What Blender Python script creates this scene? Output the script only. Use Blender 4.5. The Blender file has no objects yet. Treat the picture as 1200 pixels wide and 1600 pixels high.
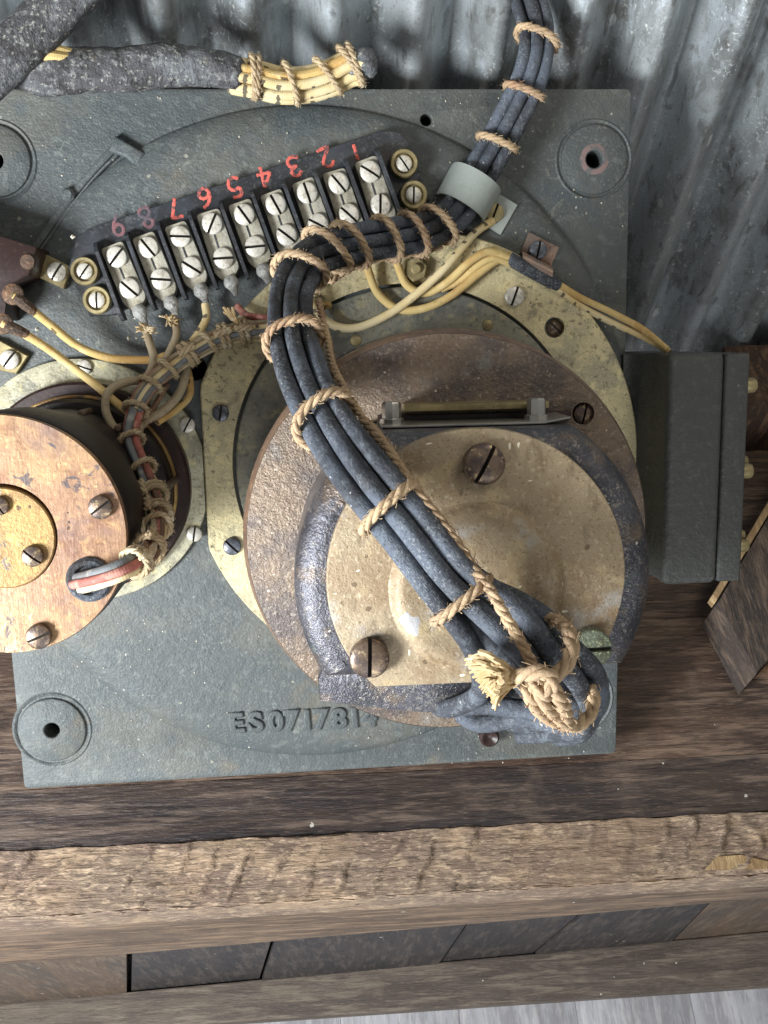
import bpy, bmesh, math, random
from mathutils import Vector as V, Matrix, noise as NZ
from mathutils.geometry import tessellate_polygon
random.seed(7)
PI = math.pi
S = 0.06                      # metres per working unit (1 unit = 100 photo pixels at the plate)
scn = bpy.context.scene
COL = scn.collection
# ------------------------------------------------------------------ camera
FX, FY, FL, HC = 500., 540., 1500., 15.3
_n = V((FX-600, FY-800, FL)).normalized()
_v = V((19035-600, 135-800, FL)); _X = (_v-_v.dot(_n)*_n).normalized(); _Z = -_n; _Y = _Z.cross(_X)
TH = math.radians(47)
UPV = V((0, math.sin(TH), math.cos(TH))); NV = V((0, -math.cos(TH), math.sin(TH)))
PR = Matrix(((1, UPV.x, NV.x), (0, UPV.y, NV.y), (0, UPV.z, NV.z)))      # plate frame -> world
def at(px, py, h=0):
    """pixel of the photograph -> point in the plate frame, h/100 units above the plate face"""
    r = V((px-600, py-800, FL)); d = V((r.dot(_X), r.dot(_Y), r.dot(_Z))); t = (HC-h/100)/-d.z
    return V((0, 0, HC))+t*d
def pu(px, py, h=0): return (at(px+5, py, h)-at(px-5, py, h)).length/10      # units per pixel there
CW = PR @ V((0, 0, HC))
def hit(px, py, ax, val):
    r = V((px-600, py-800, FL)); d = PR @ V((r.dot(_X), r.dot(_Y), r.dot(_Z))); t = (val-CW[ax])/d[ax]
    return CW+t*d
cd = bpy.data.cameras.new('camera'); cam = bpy.data.objects.new('camera', cd); COL.objects.link(cam); scn.camera = cam
cd.sensor_fit = 'VERTICAL'; cd.sensor_height = 36; cd.lens = FL/1600*36; cd.clip_start = 0.01; cd.clip_end = 100
def c2w(v): return PR @ V((v.dot(_X), v.dot(_Y), v.dot(_Z)))
ax, ay, az = c2w(V((1, 0, 0))), c2w(V((0, -1, 0))), c2w(V((0, 0, -1)))
cam.matrix_world = Matrix.Translation(CW*S) @ Matrix(((ax.x, ay.x, az.x), (ax.y, ay.y, az.y), (ax.z, ay.z, az.z))).to_4x4()
# ------------------------------------------------------------------ light (indoors: a big window to the left, soft room light)
wd = bpy.data.worlds.new('World'); scn.world = wd; wd.use_nodes = True
wd.node_tree.nodes['Background'].inputs[0].default_value = (0.92, 0.91, 0.90, 1)
wd.node_tree.nodes['Background'].inputs[1].default_value = 0.26
def area(name, pdir, dist, size, power, col, tgt=(0.4, -1.5, 1), sy=None):
    l = bpy.data.lights.new(name, 'AREA'); l.energy = power; l.color = col; l.size = size*S
    if sy: l.shape = 'RECTANGLE'; l.size_y = sy*S
    o = bpy.data.objects.new(name, l); COL.objects.link(o)
    t = PR @ V(tgt); d = PR @ V(pdir).normalized()
    o.location = (t+d*dist)*S; o.rotation_euler = d.to_track_quat('Z', 'Y').to_euler()
area('window_light', (-0.78, -0.30, 0.66), 26, 7.5, 64, (0.94, 0.97, 1.0), sy=9)
area('door_light', (0.15, -0.75, 0.75), 30, 16, 12, (0.94, 0.97, 1.0))
area('ceiling_light', (0.55, 0.75, 0.8), 30, 8, 5, (1.0, 0.90, 0.74))
scn.view_settings.view_transform = 'Standard'; scn.view_settings.look = 'None'; scn.view_settings.exposure = 0.0; scn.view_settings.gamma = 1
scn.cycles.use_denoising = True
# ------------------------------------------------------------------ materials
def L(r, g, b):
    f = lambda c: (c/255/12.92) if c/255 <= .04045 else ((c/255+.055)/1.055)**2.4
    return (f(r), f(g), f(b), 1)
MC = {}
class T:
    def __init__(s, name):
        s.m = bpy.data.materials.new(name); s.m.use_nodes = True; s.t = s.m.node_tree; s.N = s.t.nodes
        s.b = s.N['Principled BSDF']; s.co = None
    def n(s, ty, **k):
        x = s.N.new(ty)
        for a, v in k.items(): setattr(x, a, v)
        return x
    def l(s, a, b): s.t.links.new(a, b)
    def math(s, op, a, b=None, c=None, clamp=False):
        x = s.n('ShaderNodeMath', operation=op, use_clamp=clamp)
        for i, v in enumerate((a, b, c)):
            if v is None: continue
            if isinstance(v, (int, float)): x.inputs[i].default_value = v
            else: s.l(v, x.inputs[i])
        return x.outputs[0]
    def coords(s, cs, st=(1, 1, 1), rot=(0, 0, 0), off=0, uv=False):
        tc = s.n('ShaderNodeTexCoord'); mp = s.n('ShaderNodeMapping'); mp.vector_type = 'POINT'
        src = tc.outputs['UV' if uv else 'Object']
        if not uv:
            oi = s.n('ShaderNodeObjectInfo'); ad = s.n('ShaderNodeVectorMath', operation='MULTIPLY_ADD')
            s.l(src, ad.inputs[0]); ad.inputs[1].default_value = (cs, cs, cs)
            r = s.math('MULTIPLY', oi.outputs['Random'], 37.0 if cs < 5 else 0.0); r = s.math('ADD', r, float(off))
            s.l(r, ad.inputs[2]); src = ad.outputs[0]
        s.l(src, mp.inputs[0]); mp.inputs['Scale'].default_value = st; mp.inputs['Rotation'].default_value = rot
        return mp.outputs[0]
    def tex(s, kind, vec, sc, det=4, dist=0.0, size=.2, dens=.9):
        if kind == 'noise':
            x = s.n('ShaderNodeTexNoise'); x.inputs['Scale'].default_value = sc; x.inputs['Detail'].default_value = det
            x.inputs['Distortion'].default_value = dist; x.inputs['Roughness'].default_value = .6; s.l(vec, x.inputs['Vector']); return x.outputs[0]
        if kind == 'voro':
            x = s.n('ShaderNodeTexVoronoi'); x.inputs['Scale'].default_value = sc; s.l(vec, x.inputs['Vector'])
            sp = s.n('ShaderNodeSeparateColor'); s.l(x.outputs['Color'], sp.inputs[0]); return sp.outputs[0]
        if kind == 'crack':
            x = s.n('ShaderNodeTexVoronoi', feature='DISTANCE_TO_EDGE'); x.inputs['Scale'].default_value = sc; s.l(vec, x.inputs['Vector']); return x.outputs['Distance']
        if kind == 'wave':
            x = s.n('ShaderNodeTexWave'); x.inputs['Scale'].default_value = sc; x.inputs['Distortion'].default_value = dist
            x.inputs['Detail'].default_value = det; x.inputs['Detail Scale'].default_value = 1.5; s.l(vec, x.inputs['Vector']); return x.outputs[1]
        if kind == 'speck':
            nz = s.n('ShaderNodeTexNoise'); nz.inputs['Scale'].default_value = sc*2.2; s.l(vec, nz.inputs['Vector'])
            mx = s.n('ShaderNodeVectorMath', operation='MULTIPLY_ADD'); s.l(nz.outputs['Color'], mx.inputs[0]); mx.inputs[1].default_value = (.45/sc,)*3; s.l(vec, mx.inputs[2])
            x = s.n('ShaderNodeTexVoronoi'); x.inputs['Scale'].default_value = sc; s.l(mx.outputs[0], x.inputs['Vector'])
            sp = s.n('ShaderNodeSeparateColor'); s.l(x.outputs['Color'], sp.inputs[0])
            a = s.math('GREATER_THAN', sp.outputs[0], dens)
            sz = s.math('MULTIPLY', sp.outputs[1], size); b = s.math('LESS_THAN', x.outputs['Distance'], sz)
            return s.math('MULTIPLY', a, b)
    def step(s, v, lo, hi):
        x = s.n('ShaderNodeMapRange'); x.interpolation_type = 'SMOOTHSTEP'
        x.inputs['From Min'].default_value = lo; x.inputs['From Max'].default_value = hi; s.l(v, x.inputs['Value']); return x.outputs[0]
def mat(name, base, layers=(), rough=.6, metal=0., bumps=(), cs=1/S, uv=False, braid=None, tracer=None, spec=.5, coat=0):
    """layers: (kind, scale, lo, hi, colour, amount, stretch, extra dict)   bumps: (kind, scale, strength, distance(u), stretch)"""
    s = T(name); b = s.b; col = None; ro = None; me = None; k = 0
    def mixc(fac, a, c):
        x = s.n('ShaderNodeMix', data_type='RGBA'); s.l(fac, x.inputs[0])
        if a is None: x.inputs[6].default_value = base
        else: s.l(a, x.inputs[6])
        x.inputs[7].default_value = c; return x.outputs[2]
    def mixf(fac, a, d, c):
        x = s.n('ShaderNodeMix', data_type='FLOAT'); s.l(fac, x.inputs[0])
        if a is None: x.inputs[2].default_value = d
        else: s.l(a, x.inputs[2])
        x.inputs[3].default_value = c; return x.outputs[0]
    for ly in layers:
        k += 1; kind, sc, lo, hi, c, amt = ly[:6]; st = ly[6] if len(ly) > 6 and ly[6] else (1, 1, 1); ex = ly[7] if len(ly) > 7 else {}
        vec = s.coords(cs, st, ex.get('rot', (0, 0, 0)), off=k*3.7, uv=uv and ex.get('uv', False))
        t = s.tex(kind, vec, sc, ex.get('det', 5), ex.get('dist', 0), ex.get('size', .3), ex.get('dens', .9))
        f = t if kind == 'speck' else s.step(t, lo, hi)
        f = s.math('MULTIPLY', f, amt)
        if 'mask' in ex:
            ms, ml, mh = ex['mask']; g = s.step(s.tex('noise', s.coords(cs, off=k*7.1), ms, 3), ml, mh); f = s.math('MULTIPLY', f, g)
        col = mixc(f, col, c)
        if 'ro' in ex: ro = mixf(f, ro, rough, ex['ro'])
        if 'me' in ex: me = mixf(f, me, metal, ex['me'])
    if tracer:       # dark tracer ticks woven in the cotton braid (uses the tube UV)
        tc = s.n('ShaderNodeTexCoord'); sp = s.n('ShaderNodeSeparateXYZ'); s.l(tc.outputs['UV'], sp.inputs[0])
        nn = s.n('ShaderNodeTexNoise'); nn.inputs['Scale'].default_value = 14; s.l(s.coords(cs), nn.inputs['Vector'])
        j = s.math('MULTIPLY', nn.outputs[0], .35)
        vv = s.math('ADD', s.math('MULTIPLY', sp.outputs[1], tracer[0]), j); uu = s.math('ADD', sp.outputs[0], s.math('MULTIPLY', sp.outputs[1], .21))
        f1 = s.math('LESS_THAN', s.math('FRACT', vv), .22); f2 = s.math('LESS_THAN', s.math('FRACT', s.math('MULTIPLY', uu, tracer[1])), .36)
        col = mixc(s.math('MULTIPLY', s.math('MULTIPLY', f1, f2), .85), col, tracer[2])
    if col is None: b.inputs['Base Color'].default_value = base
    else: s.l(col, b.inputs['Base Color'])
    if ro is None: b.inputs['Roughness'].default_value = rough
    else: s.l(ro, b.inputs['Roughness'])
    if me is None: b.inputs['Metallic'].default_value = metal
    else: s.l(me, b.inputs['Metallic'])
    b.inputs['Specular IOR Level'].default_value = spec
    prev = None; k = 0
    for bp in bumps:
        k += 1; kind, sc, stg, dist = bp[:4]; st = bp[4] if len(bp) > 4 and bp[4] else (1, 1, 1); ex = bp[5] if len(bp) > 5 else {}
        t = s.tex(kind, s.coords(cs, st, ex.get('rot', (0, 0, 0)), off=k*5.3, uv=False), sc, ex.get('det', 5), ex.get('dist', 0), ex.get('size', .3), ex.get('dens', .9))
        x = s.n('ShaderNodeBump'); x.inputs['Strength'].default_value = stg; x.inputs['Distance'].default_value = dist*(S if cs > 5 else S*.2)
        s.l(t, x.inputs['Height'])
        if prev: s.l(prev, x.inputs['Normal'])
        prev = x.outputs[0]
    if braid:
        tc = s.n('ShaderNodeTexCoord'); sp = s.n('ShaderNodeSeparateXYZ'); s.l(tc.outputs['UV'], sp.inputs[0])
        a = s.math('MULTIPLY', sp.outputs[0], braid[0]*2*PI); c = s.math('MULTIPLY', sp.outputs[1], braid[1]*2*PI)
        h = s.math('MULTIPLY', s.math('SINE', s.math('ADD', a, c)), s.math('SINE', s.math('SUBTRACT', a, c)))
        x = s.n('ShaderNodeBump'); x.inputs['Strength'].default_value = braid[2]; x.inputs['Distance'].default_value = .012*S
        s.l(h, x.inputs['Height'])
        if prev: s.l(prev, x.inputs['Normal'])
        prev = x.outputs[0]
    if prev: s.l(prev, b.inputs['Normal'])
    return s.m
WH = L(214, 212, 200); DUST = L(168, 165, 150)
cast_bump = [('noise', 1.3, .5, .09), ('noise', 8, .5, .028, None, {'det': 6}), ('noise', 30, .75, .016, None, {'det': 3})]
M_cast = mat('grey_green_cast_paint', L(75, 80, 80), [
    ('noise', .5, .45, .65, L(94, 94, 86), .7), ('noise', 1.9, .5, .7, L(68, 77, 80), .7),
    ('noise', 7, .54, .68, L(112, 118, 114), .4), ('noise', 22, .54, .70, L(132, 136, 128), .5, None, {'mask': (1.1, .38, .62)}), ('noise', 30, .55, .66, L(56, 62, 64), .5, None, {'mask': (1.7, .42, .62)}),
    ('noise', .9, .60, .72, L(108, 98, 80), .5), ('noise', 2.6, .64, .70, L(128, 130, 120), .45, None, {'dist': 1.2}),
    ('speck', 13, 0, 0, L(176, 178, 166), .75, None, {'dens': .88, 'size': .25, 'mask': (.7, .46, .62)}), ('speck', 7, 0, 0, L(150, 148, 132), .7, None, {'dens': .95, 'size': .2})],
    rough=.55, bumps=cast_bump)
M_box = mat('dark_cast_paint', L(70, 72, 70), [('noise', 1.2, .45, .7, L(64, 66, 64), .7), ('noise', 7, .53, .7, L(98, 98, 88), .45), ('noise', 24, .56, .68, L(112, 110, 98), .5, None, {'mask': (1.2, .45, .62)}),
    ('speck', 10, 0, 0, L(150, 148, 136), .7, None, {'dens': .95, 'size': .2}), ('noise', .9, .6, .72, L(58, 52, 44), .5)], rough=.48, bumps=[('noise', 3, .5, .05), ('noise', 10, .6, .04), ('noise', 30, .6, .015)])
M_brassp = mat('aged_brass_plate', L(200, 188, 148), [
    ('noise', 1.0, .44, .62, L(158, 152, 128), .8), ('noise', 3.2, .50, .64, L(220, 206, 158), .8), ('noise', 2.2, .60, .70, L(108, 104, 92), .65),
    ('noise', 11, .54, .64, L(84, 78, 62), .65, None, {'mask': (1.3, .40, .56)}), ('noise', 26, .56, .66, L(228, 214, 164), .6), ('noise', 34, .58, .66, L(70, 64, 50), .6),
    ('speck', 9, 0, 0, L(52, 48, 40), .85, None, {'dens': .90, 'size': .22}), ('speck', 7, 0, 0, WH, .7, None, {'dens': .95, 'size': .16})],
    rough=.5, metal=.2, bumps=[('noise', 8, .5, .03), ('noise', 24, .6, .015), ('noise', 50, .4, .008)])
M_flange = mat('pale_brass_flange', L(184, 180, 154), [('noise', 1.4, .42, .62, L(128, 124, 106), .85), ('noise', 14, .53, .64, L(98, 94, 78), .6), ('noise', 28, .56, .66, L(206, 200, 166), .5),
    ('noise', 4, .54, .68, L(200, 190, 142), .7), ('noise', 2.4, .6, .7, L(108, 108, 104), .6), ('speck', 9, 0, 0, L(64, 60, 50), .8, None, {'dens': .91, 'size': .22})], rough=.5, metal=.2,
    bumps=[('noise', 8, .5, .03), ('noise', 26, .5, .015)])
M_inner = mat('grey_brass_inner_plate', L(140, 138, 122), [('noise', 1.2, .42, .60, L(104, 106, 102), .85), ('noise', 4, .53, .66, L(176, 166, 128), .6), ('noise', 14, .54, .66, L(84, 82, 74), .6), ('speck', 9, 0, 0, L(64, 60, 52), .8, None, {'dens': .92, 'size': .22})], rough=.5, metal=.2, bumps=[('noise', 8, .5, .03), ('noise', 26, .5, .015)])
M_cover = mat('tarnished_brass_cover', L(158, 142, 116), [('noise', .8, .42, .62, L(136, 114, 86), .8), ('noise', 2.0, .54, .68, L(186, 166, 126), .6), ('noise', 1.3, .54, .66, L(168, 164, 158), .8),
    ('noise', 6, .54, .68, L(104, 88, 66), .5, (1, .3, 1), {'rot': (0, 0, .6)}), ('noise', 18, .55, .66, L(190, 176, 148), .5), ('noise', 30, .56, .66, L(92, 74, 52), .55), ('noise', 2.7, .66, .72, L(88, 66, 46), .6, None, {'dist': 1.3}),
    ('speck', 15, 0, 0, L(236, 228, 204), .95, (1, .4, 1), {'dens': .88, 'size': .22, 'rot': (0, 0, .7)}), ('speck', 13, 0, 0, L(236, 228, 204), .9, (.4, 1, 1), {'dens': .92, 'size': .2, 'rot': (0, 0, .4)}),
    ('speck', 2.3, 0, 0, L(176, 178, 182), .8, None, {'dens': .90, 'size': .3}), ('speck', 7, 0, 0, L(84, 66, 44), .7, None, {'dens': .92, 'size': .22})],
    rough=.50, metal=.22, bumps=[('noise', 3, .3, .04), ('noise', 20, .5, .015), ('noise', 46, .6, .008), ('speck', 13, .8, .015, None, {'dens': .9, 'size': .2})])
M_bell = mat('bronze_end_casting', L(90, 90, 96), [('noise', 1.1, .42, .60, L(66, 66, 72), .85), ('noise', 2.4, .52, .66, L(122, 104, 84), .6), ('noise', 1.7, .60, .70, L(84, 98, 98), .6),
    ('noise', 13, .54, .68, L(142, 136, 126), .55), ('noise', 30, .56, .66, L(178, 172, 160), .6, None, {'mask': (1.2, .42, .58)}), ('noise', 24, .57, .66, L(48, 46, 48), .6), ('noise', 1.0, .66, .74, L(120, 152, 142), .5),
    ('speck', 16, 0, 0, L(214, 210, 198), .85, None, {'dens': .87, 'size': .25})], rough=.30, metal=.5,
    bumps=[('noise', 5, .5, .06), ('noise', 14, .5, .02), ('noise', 40, .8, .013)])
M_bezel = mat('brown_bronze_ring', L(122, 106, 90), [('noise', 1.0, .42, .60, L(82, 76, 76), .85), ('noise', 2.6, .54, .68, L(136, 116, 94), .4), ('noise', 9, .56, .68, L(74, 68, 64), .5),
    ('noise', 24, .55, .68, L(160, 150, 134), .6), ('noise', 1.4, .62, .72, L(128, 128, 124), .6), ('noise', 34, .58, .66, L(50, 44, 42), .6), ('speck', 14, 0, 0, L(206, 200, 182), .8, None, {'dens': .90, 'size': .24})], rough=.42, metal=.4,
    bumps=[('noise', 5, .5, .04), ('noise', 16, .6, .03), ('noise', 44, .7, .012)])
M_rim = mat('copper_rim', L(140, 114, 94), [('noise', 1.4, .45, .62, L(116, 94, 80), .85), ('noise', 8, .52, .66, L(186, 146, 110), .6), ('noise', 26, .56, .66, L(86, 70, 60), .6)], rough=.4, metal=.45, bumps=[('noise', 18, .5, .02)])
M_disc = mat('brushed_bronze_disc', L(164, 130, 104), [('noise', .7, .44, .60, L(182, 148, 110), .8), ('noise', .9, .50, .64, L(132, 108, 102), .8), ('noise', 3.4, .52, .66, L(134, 96, 72), .6), ('noise', 6, .54, .66, L(206, 166, 118), .5, None, {'dist': .8}),
    ('noise', 10, .50, .66, L(130, 98, 78), .45, (1, .22, 1), {'rot': (0, 0, .6)}),
    ('noise', 3.0, .57, .61, L(84, 82, 88), .85, None, {'mask': (.7, .50, .56), 'dist': 2.0}), ('noise', 6, .59, .63, L(210, 186, 134), .8, None, {'mask': (.7, .49, .55), 'dist': 1.5}), ('speck', 10, 0, 0, L(62, 52, 52), .8, None, {'dens': .92, 'size': .22}), ('noise', 30, .57, .66, L(104, 80, 68), .5)],
    rough=.38, metal=.4, bumps=[('noise', 40, .3, .006, (1, .12, 1), {'rot': (0, 0, .6)}), ('noise', 12, .35, .012)])
M_hub = mat('yellow_brass_hub', L(166, 134, 84), [('noise', 1.5, .42, .60, L(138, 108, 72), .85), ('noise', 5, .52, .66, L(204, 172, 104), .7), ('noise', 2.5, .60, .64, L(100, 94, 92), .85, None, {'dist': 1.5}), ('noise', 24, .56, .66, L(96, 78, 54), .6),
    ('speck', 8, 0, 0, L(64, 54, 44), .8, None, {'dens': .90, 'size': .25})], rough=.4, metal=.35, bumps=[('noise', 20, .4, .015)])
M_drum = mat('black_bakelite_drum', L(34, 27, 25), [('noise', 1.2, .5, .7, L(66, 50, 42), .6), ('noise', 14, .6, .75, L(82, 68, 58), .3)], rough=.45, bumps=[('noise', 12, .3, .015)])
M_steel = mat('dulled_steel_screw', L(212, 208, 196), [('noise', 1.4, .48, .68, L(150, 142, 126), .7), ('noise', 4, .55, .70, L(226, 222, 212), .6), ('noise', 2.2, .62, .72, L(124, 96, 70), .6), ('noise', 9, .56, .68, L(110, 102, 88), .6)],
    rough=.40, metal=.3, cs=1, bumps=[('noise', 5, .35, .05)])
M_blued = mat('blued_steel_screw', L(104, 108, 116), [('noise', 1.4, .45, .65, L(70, 68, 68), .7), ('noise', 4, .56, .7, L(168, 170, 176), .5)], rough=.38, metal=.6, cs=1, bumps=[('noise', 5, .35, .05)])
M_bronzes = mat('bronze_screw', L(124, 106, 90), [('noise', 1.4, .42, .60, L(84, 74, 72), .85), ('noise', 2.6, .54, .66, L(192, 170, 132), .75), ('noise', 6, .56, .66, L(70, 60, 56), .6)], rough=.36, metal=.55, cs=1, bumps=[('noise', 5, .35, .05)])
M_patina = mat('green_patina_screw', L(100, 108, 90), [('noise', 3, .46, .62, L(78, 78, 60), .8), ('noise', 9, .54, .62, L(176, 180, 146), .7), ('noise', 16, .56, .64, L(60, 64, 52), .7)], rough=.6, metal=.2, cs=1, bumps=[('noise', 7, .6, .1)])
M_zinc = mat('dusty_zinc_tab', L(184, 180, 164), [('noise', 2.2, .42, .62, L(146, 140, 120), .8), ('noise', 7, .52, .7, L(196, 192, 176), .7), ('noise', 16, .6, .72, L(112, 104, 86), .5)],
    rough=.6, metal=.25, bumps=[('noise', 9, .5, .03), ('noise', 30, .4, .012)])
M_rust = mat('rusty_lug', L(74, 58, 46), [('noise', 4, .45, .62, L(112, 80, 54), .7), ('noise', 9, .55, .66, L(52, 42, 36), .7), ('noise', 22, .56, .66, L(168, 140, 110), .5)], rough=.75, bumps=[('noise', 10, .7, .05), ('noise', 30, .6, .015)])
M_solder = mat('grey_solder', L(150, 150, 146), [('noise', 5, .45, .62, L(184, 184, 178), .7), ('noise', 9, .56, .66, L(88, 82, 74), .7), ('noise', 20, .56, .66, L(60, 56, 50), .6)], rough=.55, metal=.2, bumps=[('noise', 8, .7, .06), ('noise', 24, .6, .02)])
M_bake = mat('black_bakelite', L(38, 40, 44), [('noise', 1.5, .42, .66, L(56, 61, 69), .7), ('noise', 9, .52, .70, L(92, 95, 96), .45), ('noise', 26, .55, .66, L(120, 120, 114), .4, None, {'mask': (1.2, .42, .6)}), ('speck', 8, 0, 0, WH, .7, None, {'dens': .96, 'size': .2}),
    ('noise', .8, .55, .75, L(84, 86, 84), .5)], rough=.5, bumps=[('noise', 16, .35, .014)])
M_bakeb = mat('brown_bakelite', L(44, 29, 26), [('noise', 2, .5, .7, L(60, 40, 36), .6), ('noise', 18, .56, .7, L(92, 72, 62), .4), ('speck', 12, 0, 0, L(140, 120, 104), .7, None, {'dens': .95, 'size': .2})], rough=.4, bumps=[('noise', 14, .25, .012)])
M_red = mat('red_number_paint', L(196, 92, 80), [('noise', 9, .5, .68, L(160, 74, 66), .6), ('noise', 16, .54, .60, L(70, 60, 62), .85)], rough=.7)
M_redf = mat('faded_number_paint', L(112, 74, 78), [('noise', 7, .42, .56, L(66, 66, 74), .85)], rough=.7)
M_cable = mat('dusty_black_cable', L(58, 61, 67), [('noise', 1.0, .42, .62, L(92, 100, 112), .85), ('noise', 7, .50, .66, L(96, 102, 108), .55), ('noise', 3, .54, .68, L(110, 118, 126), .5, (5, 1, 1), {'uv': True}),
    ('noise', 30, .52, .66, L(150, 154, 156), .55, None, {'mask': (1.4, .40, .60)}), ('noise', .9, .58, .70, L(48, 42, 38), .75), ('noise', 44, .55, .64, L(26, 27, 30), .6), ('speck', 16, 0, 0, L(188, 190, 186), .7, None, {'dens': .92, 'size': .24})],
    rough=.7, spec=.35, bumps=[('noise', 2.5, .5, .05), ('noise', 12, .6, .035), ('noise', 34, .7, .016), ('noise', 60, .5, .006)], braid=(15, 24, .14))
M_twine = mat('tan_waxed_twine', L(172, 148, 120), [('noise', 1.5, .42, .62, L(196, 172, 138), .8), ('noise', 1.1, .54, .68, L(158, 122, 96), .7), ('noise', 6, .53, .66, L(128, 106, 86), .6), ('noise', 26, .55, .7, L(214, 188, 150), .5)],
    rough=.85, spec=.15, bumps=[('noise', 30, .6, .02, (1, 1, 1)), ('noise', 70, .5, .01)])
M_fray = mat('frayed_cream_fibre', L(190, 168, 130), [('noise', 2, .45, .65, L(168, 138, 96), .8), ('noise', 5, .53, .66, L(222, 208, 178), .7)], rough=.9, spec=.1)
M_tie = mat('cream_lacing_thread', L(186, 168, 136), [('noise', 1.5, .42, .62, L(158, 136, 108), .8), ('noise', 5, .53, .66, L(212, 200, 172), .7), ('noise', 22, .56, .66, L(112, 94, 74), .5)], rough=.9, spec=.1, bumps=[('noise', 30, .6, .02)])
M_cloth = mat('yellow_cotton_wire', L(208, 184, 126), [('noise', 1.3, .42, .66, L(182, 142, 84), .75), ('noise', 4, .52, .72, L(228, 206, 152), .7), ('noise', 9, .6, .72, L(140, 106, 64), .5)],
    rough=.8, spec=.2, bumps=[('noise', 22, .4, .01)], braid=(9, 16, .16))
M_clotht = mat('cream_cotton_wire_with_tracer', L(216, 202, 162), [('noise', 1.3, .42, .66, L(206, 178, 118), .7), ('noise', 9, .58, .72, L(150, 130, 96), .45)],
    rough=.8, spec=.2, bumps=[('noise', 22, .4, .01)], braid=(9, 16, .16), tracer=(4.2, 1, L(70, 66, 62)))
M_clothy = mat('ochre_cotton_wire_with_tracer', L(204, 176, 116), [('noise', 1.3, .44, .66, L(176, 130, 74), .7), ('noise', 6, .54, .66, L(226, 206, 156), .6), ('noise', 9, .58, .72, L(150, 116, 76), .45)],
    rough=.8, spec=.2, bumps=[('noise', 22, .4, .01)], braid=(9, 16, .16), tracer=(2.6, 1, L(66, 58, 50)))
M_clothd = mat('dirty_cotton_wire', L(168, 154, 128), [('noise', 1.6, .42, .66, L(126, 108, 86), .8), ('noise', 5, .52, .7, L(186, 174, 148), .7), ('noise', 12, .58, .7, L(92, 76, 60), .5)],
    rough=.85, spec=.15, bumps=[('noise', 22, .5, .012)], braid=(9, 16, .16))
M_clothg = mat('blue_grey_wire', L(112, 116, 118), [('noise', 3.5, .52, .64, L(104, 84, 70), .6), ('noise', 1.6, .42, .66, L(92, 94, 98), .8), ('noise', 5, .55, .7, L(170, 170, 162), .6)], rough=.6, bumps=[('noise', 22, .4, .01)], braid=(9, 16, .12))
M_clothb = mat('brown_cotton_wire', L(116, 90, 70), [('noise', 1.6, .42, .66, L(88, 64, 50), .8), ('noise', 5, .55, .7, L(156, 128, 100), .6)], rough=.8, bumps=[('noise', 22, .5, .012)], braid=(9, 16, .16))
M_pink = mat('faded_red_wire', L(168, 98, 88), [('noise', 1.2, .44, .60, L(132, 80, 68), .8), ('noise', 6, .50, .64, L(200, 150, 134), .7), ('noise', 3.5, .54, .66, L(112, 88, 74), .75), ('noise', 16, .56, .66, L(88, 66, 56), .5)], rough=.75, bumps=[('noise', 22, .4, .01)], braid=(9, 16, .16))
M_tape = mat('dusty_friction_tape', L(74, 74, 76), [('noise', 1.1, .42, .60, L(104, 108, 112), .85), ('noise', 3.0, .50, .64, L(46, 44, 44), .8, (.5, 1, 1)), ('noise', 9, .53, .66, L(138, 140, 138), .6), ('noise', 1.5, .60, .70, L(136, 124, 98), .6),
    ('noise', 16, .58, .64, L(176, 176, 166), .55), ('noise', 26, .56, .66, L(36, 34, 34), .7)], rough=.8, bumps=[('noise', 2.5, .8, .12, (1.6, .7, .7)), ('noise', 10, .9, .05), ('noise', 40, .7, .015)])
M_clamp = mat('grey_painted_clamp', L(158, 166, 160), [('noise', 1.5, .45, .7, L(140, 146, 140), .7), ('noise', 12, .6, .72, L(182, 186, 178), .5), ('noise', 5, .66, .72, L(116, 108, 92), .4)], rough=.55, bumps=[('noise', 6, .35, .03), ('noise', 24, .3, .012)])
M_copper = mat('tarnished_copper_clamp', L(150, 124, 108), [('noise', 2, .42, .62, L(118, 108, 100), .8), ('noise', 5, .55, .68, L(184, 146, 118), .6), ('noise', 24, .56, .66, L(90, 80, 74), .6)], rough=.42, metal=.35, bumps=[('noise', 14, .25, .012)])
M_clip = mat('dull_brass_clip', L(168, 154, 112), [('noise', 2, .42, .62, L(118, 106, 76), .8), ('noise', 6, .55, .7, L(196, 184, 146), .6)], rough=.45, metal=.4, bumps=[('noise', 14, .25, .012)])
M_spring = mat('bright_steel', L(190, 190, 184), [('noise', 3, .5, .7, L(120, 116, 108), .6)], rough=.28, metal=.85, bumps=[('noise', 20, .2, .006)])
M_galv = mat('weathered_galvanised_iron', L(170, 176, 178), [
    ('noise', .8, .44, .60, L(112, 114, 112), .8, (1, 1, .35)), ('voro', 6, .25, .85, L(176, 184, 188), .25), ('noise', 2.0, .50, .62, L(184, 194, 200), .55, (1, 1, .5), {'dist': .6}),
    ('noise', 4, .56, .66, L(84, 82, 76), .55, (1, 1, .4), {'dist': .6}), ('noise', 10, .58, .63, L(214, 220, 220), .75, None, {'dist': 1.2, 'mask': (.5, .42, .58)}), ('noise', .55, .56, .68, L(84, 76, 62), .55), ('noise', 26, .56, .66, L(100, 100, 96), .45),
    ('speck', 4.5, 0, 0, L(216, 220, 216), .85, (1, 1, .6), {'dens': .84, 'size': .34, 'mask': (.5, .47, .6)}), ('speck', 9, 0, 0, L(226, 228, 220), .85, None, {'dens': .86, 'size': .3, 'mask': (.6, .45, .58)})],
    rough=.38, metal=.40, bumps=[('noise', 1.5, .4, .05, (1, 1, .4)), ('noise', 10, .4, .015), ('noise', 30, .4, .006)])
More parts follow.
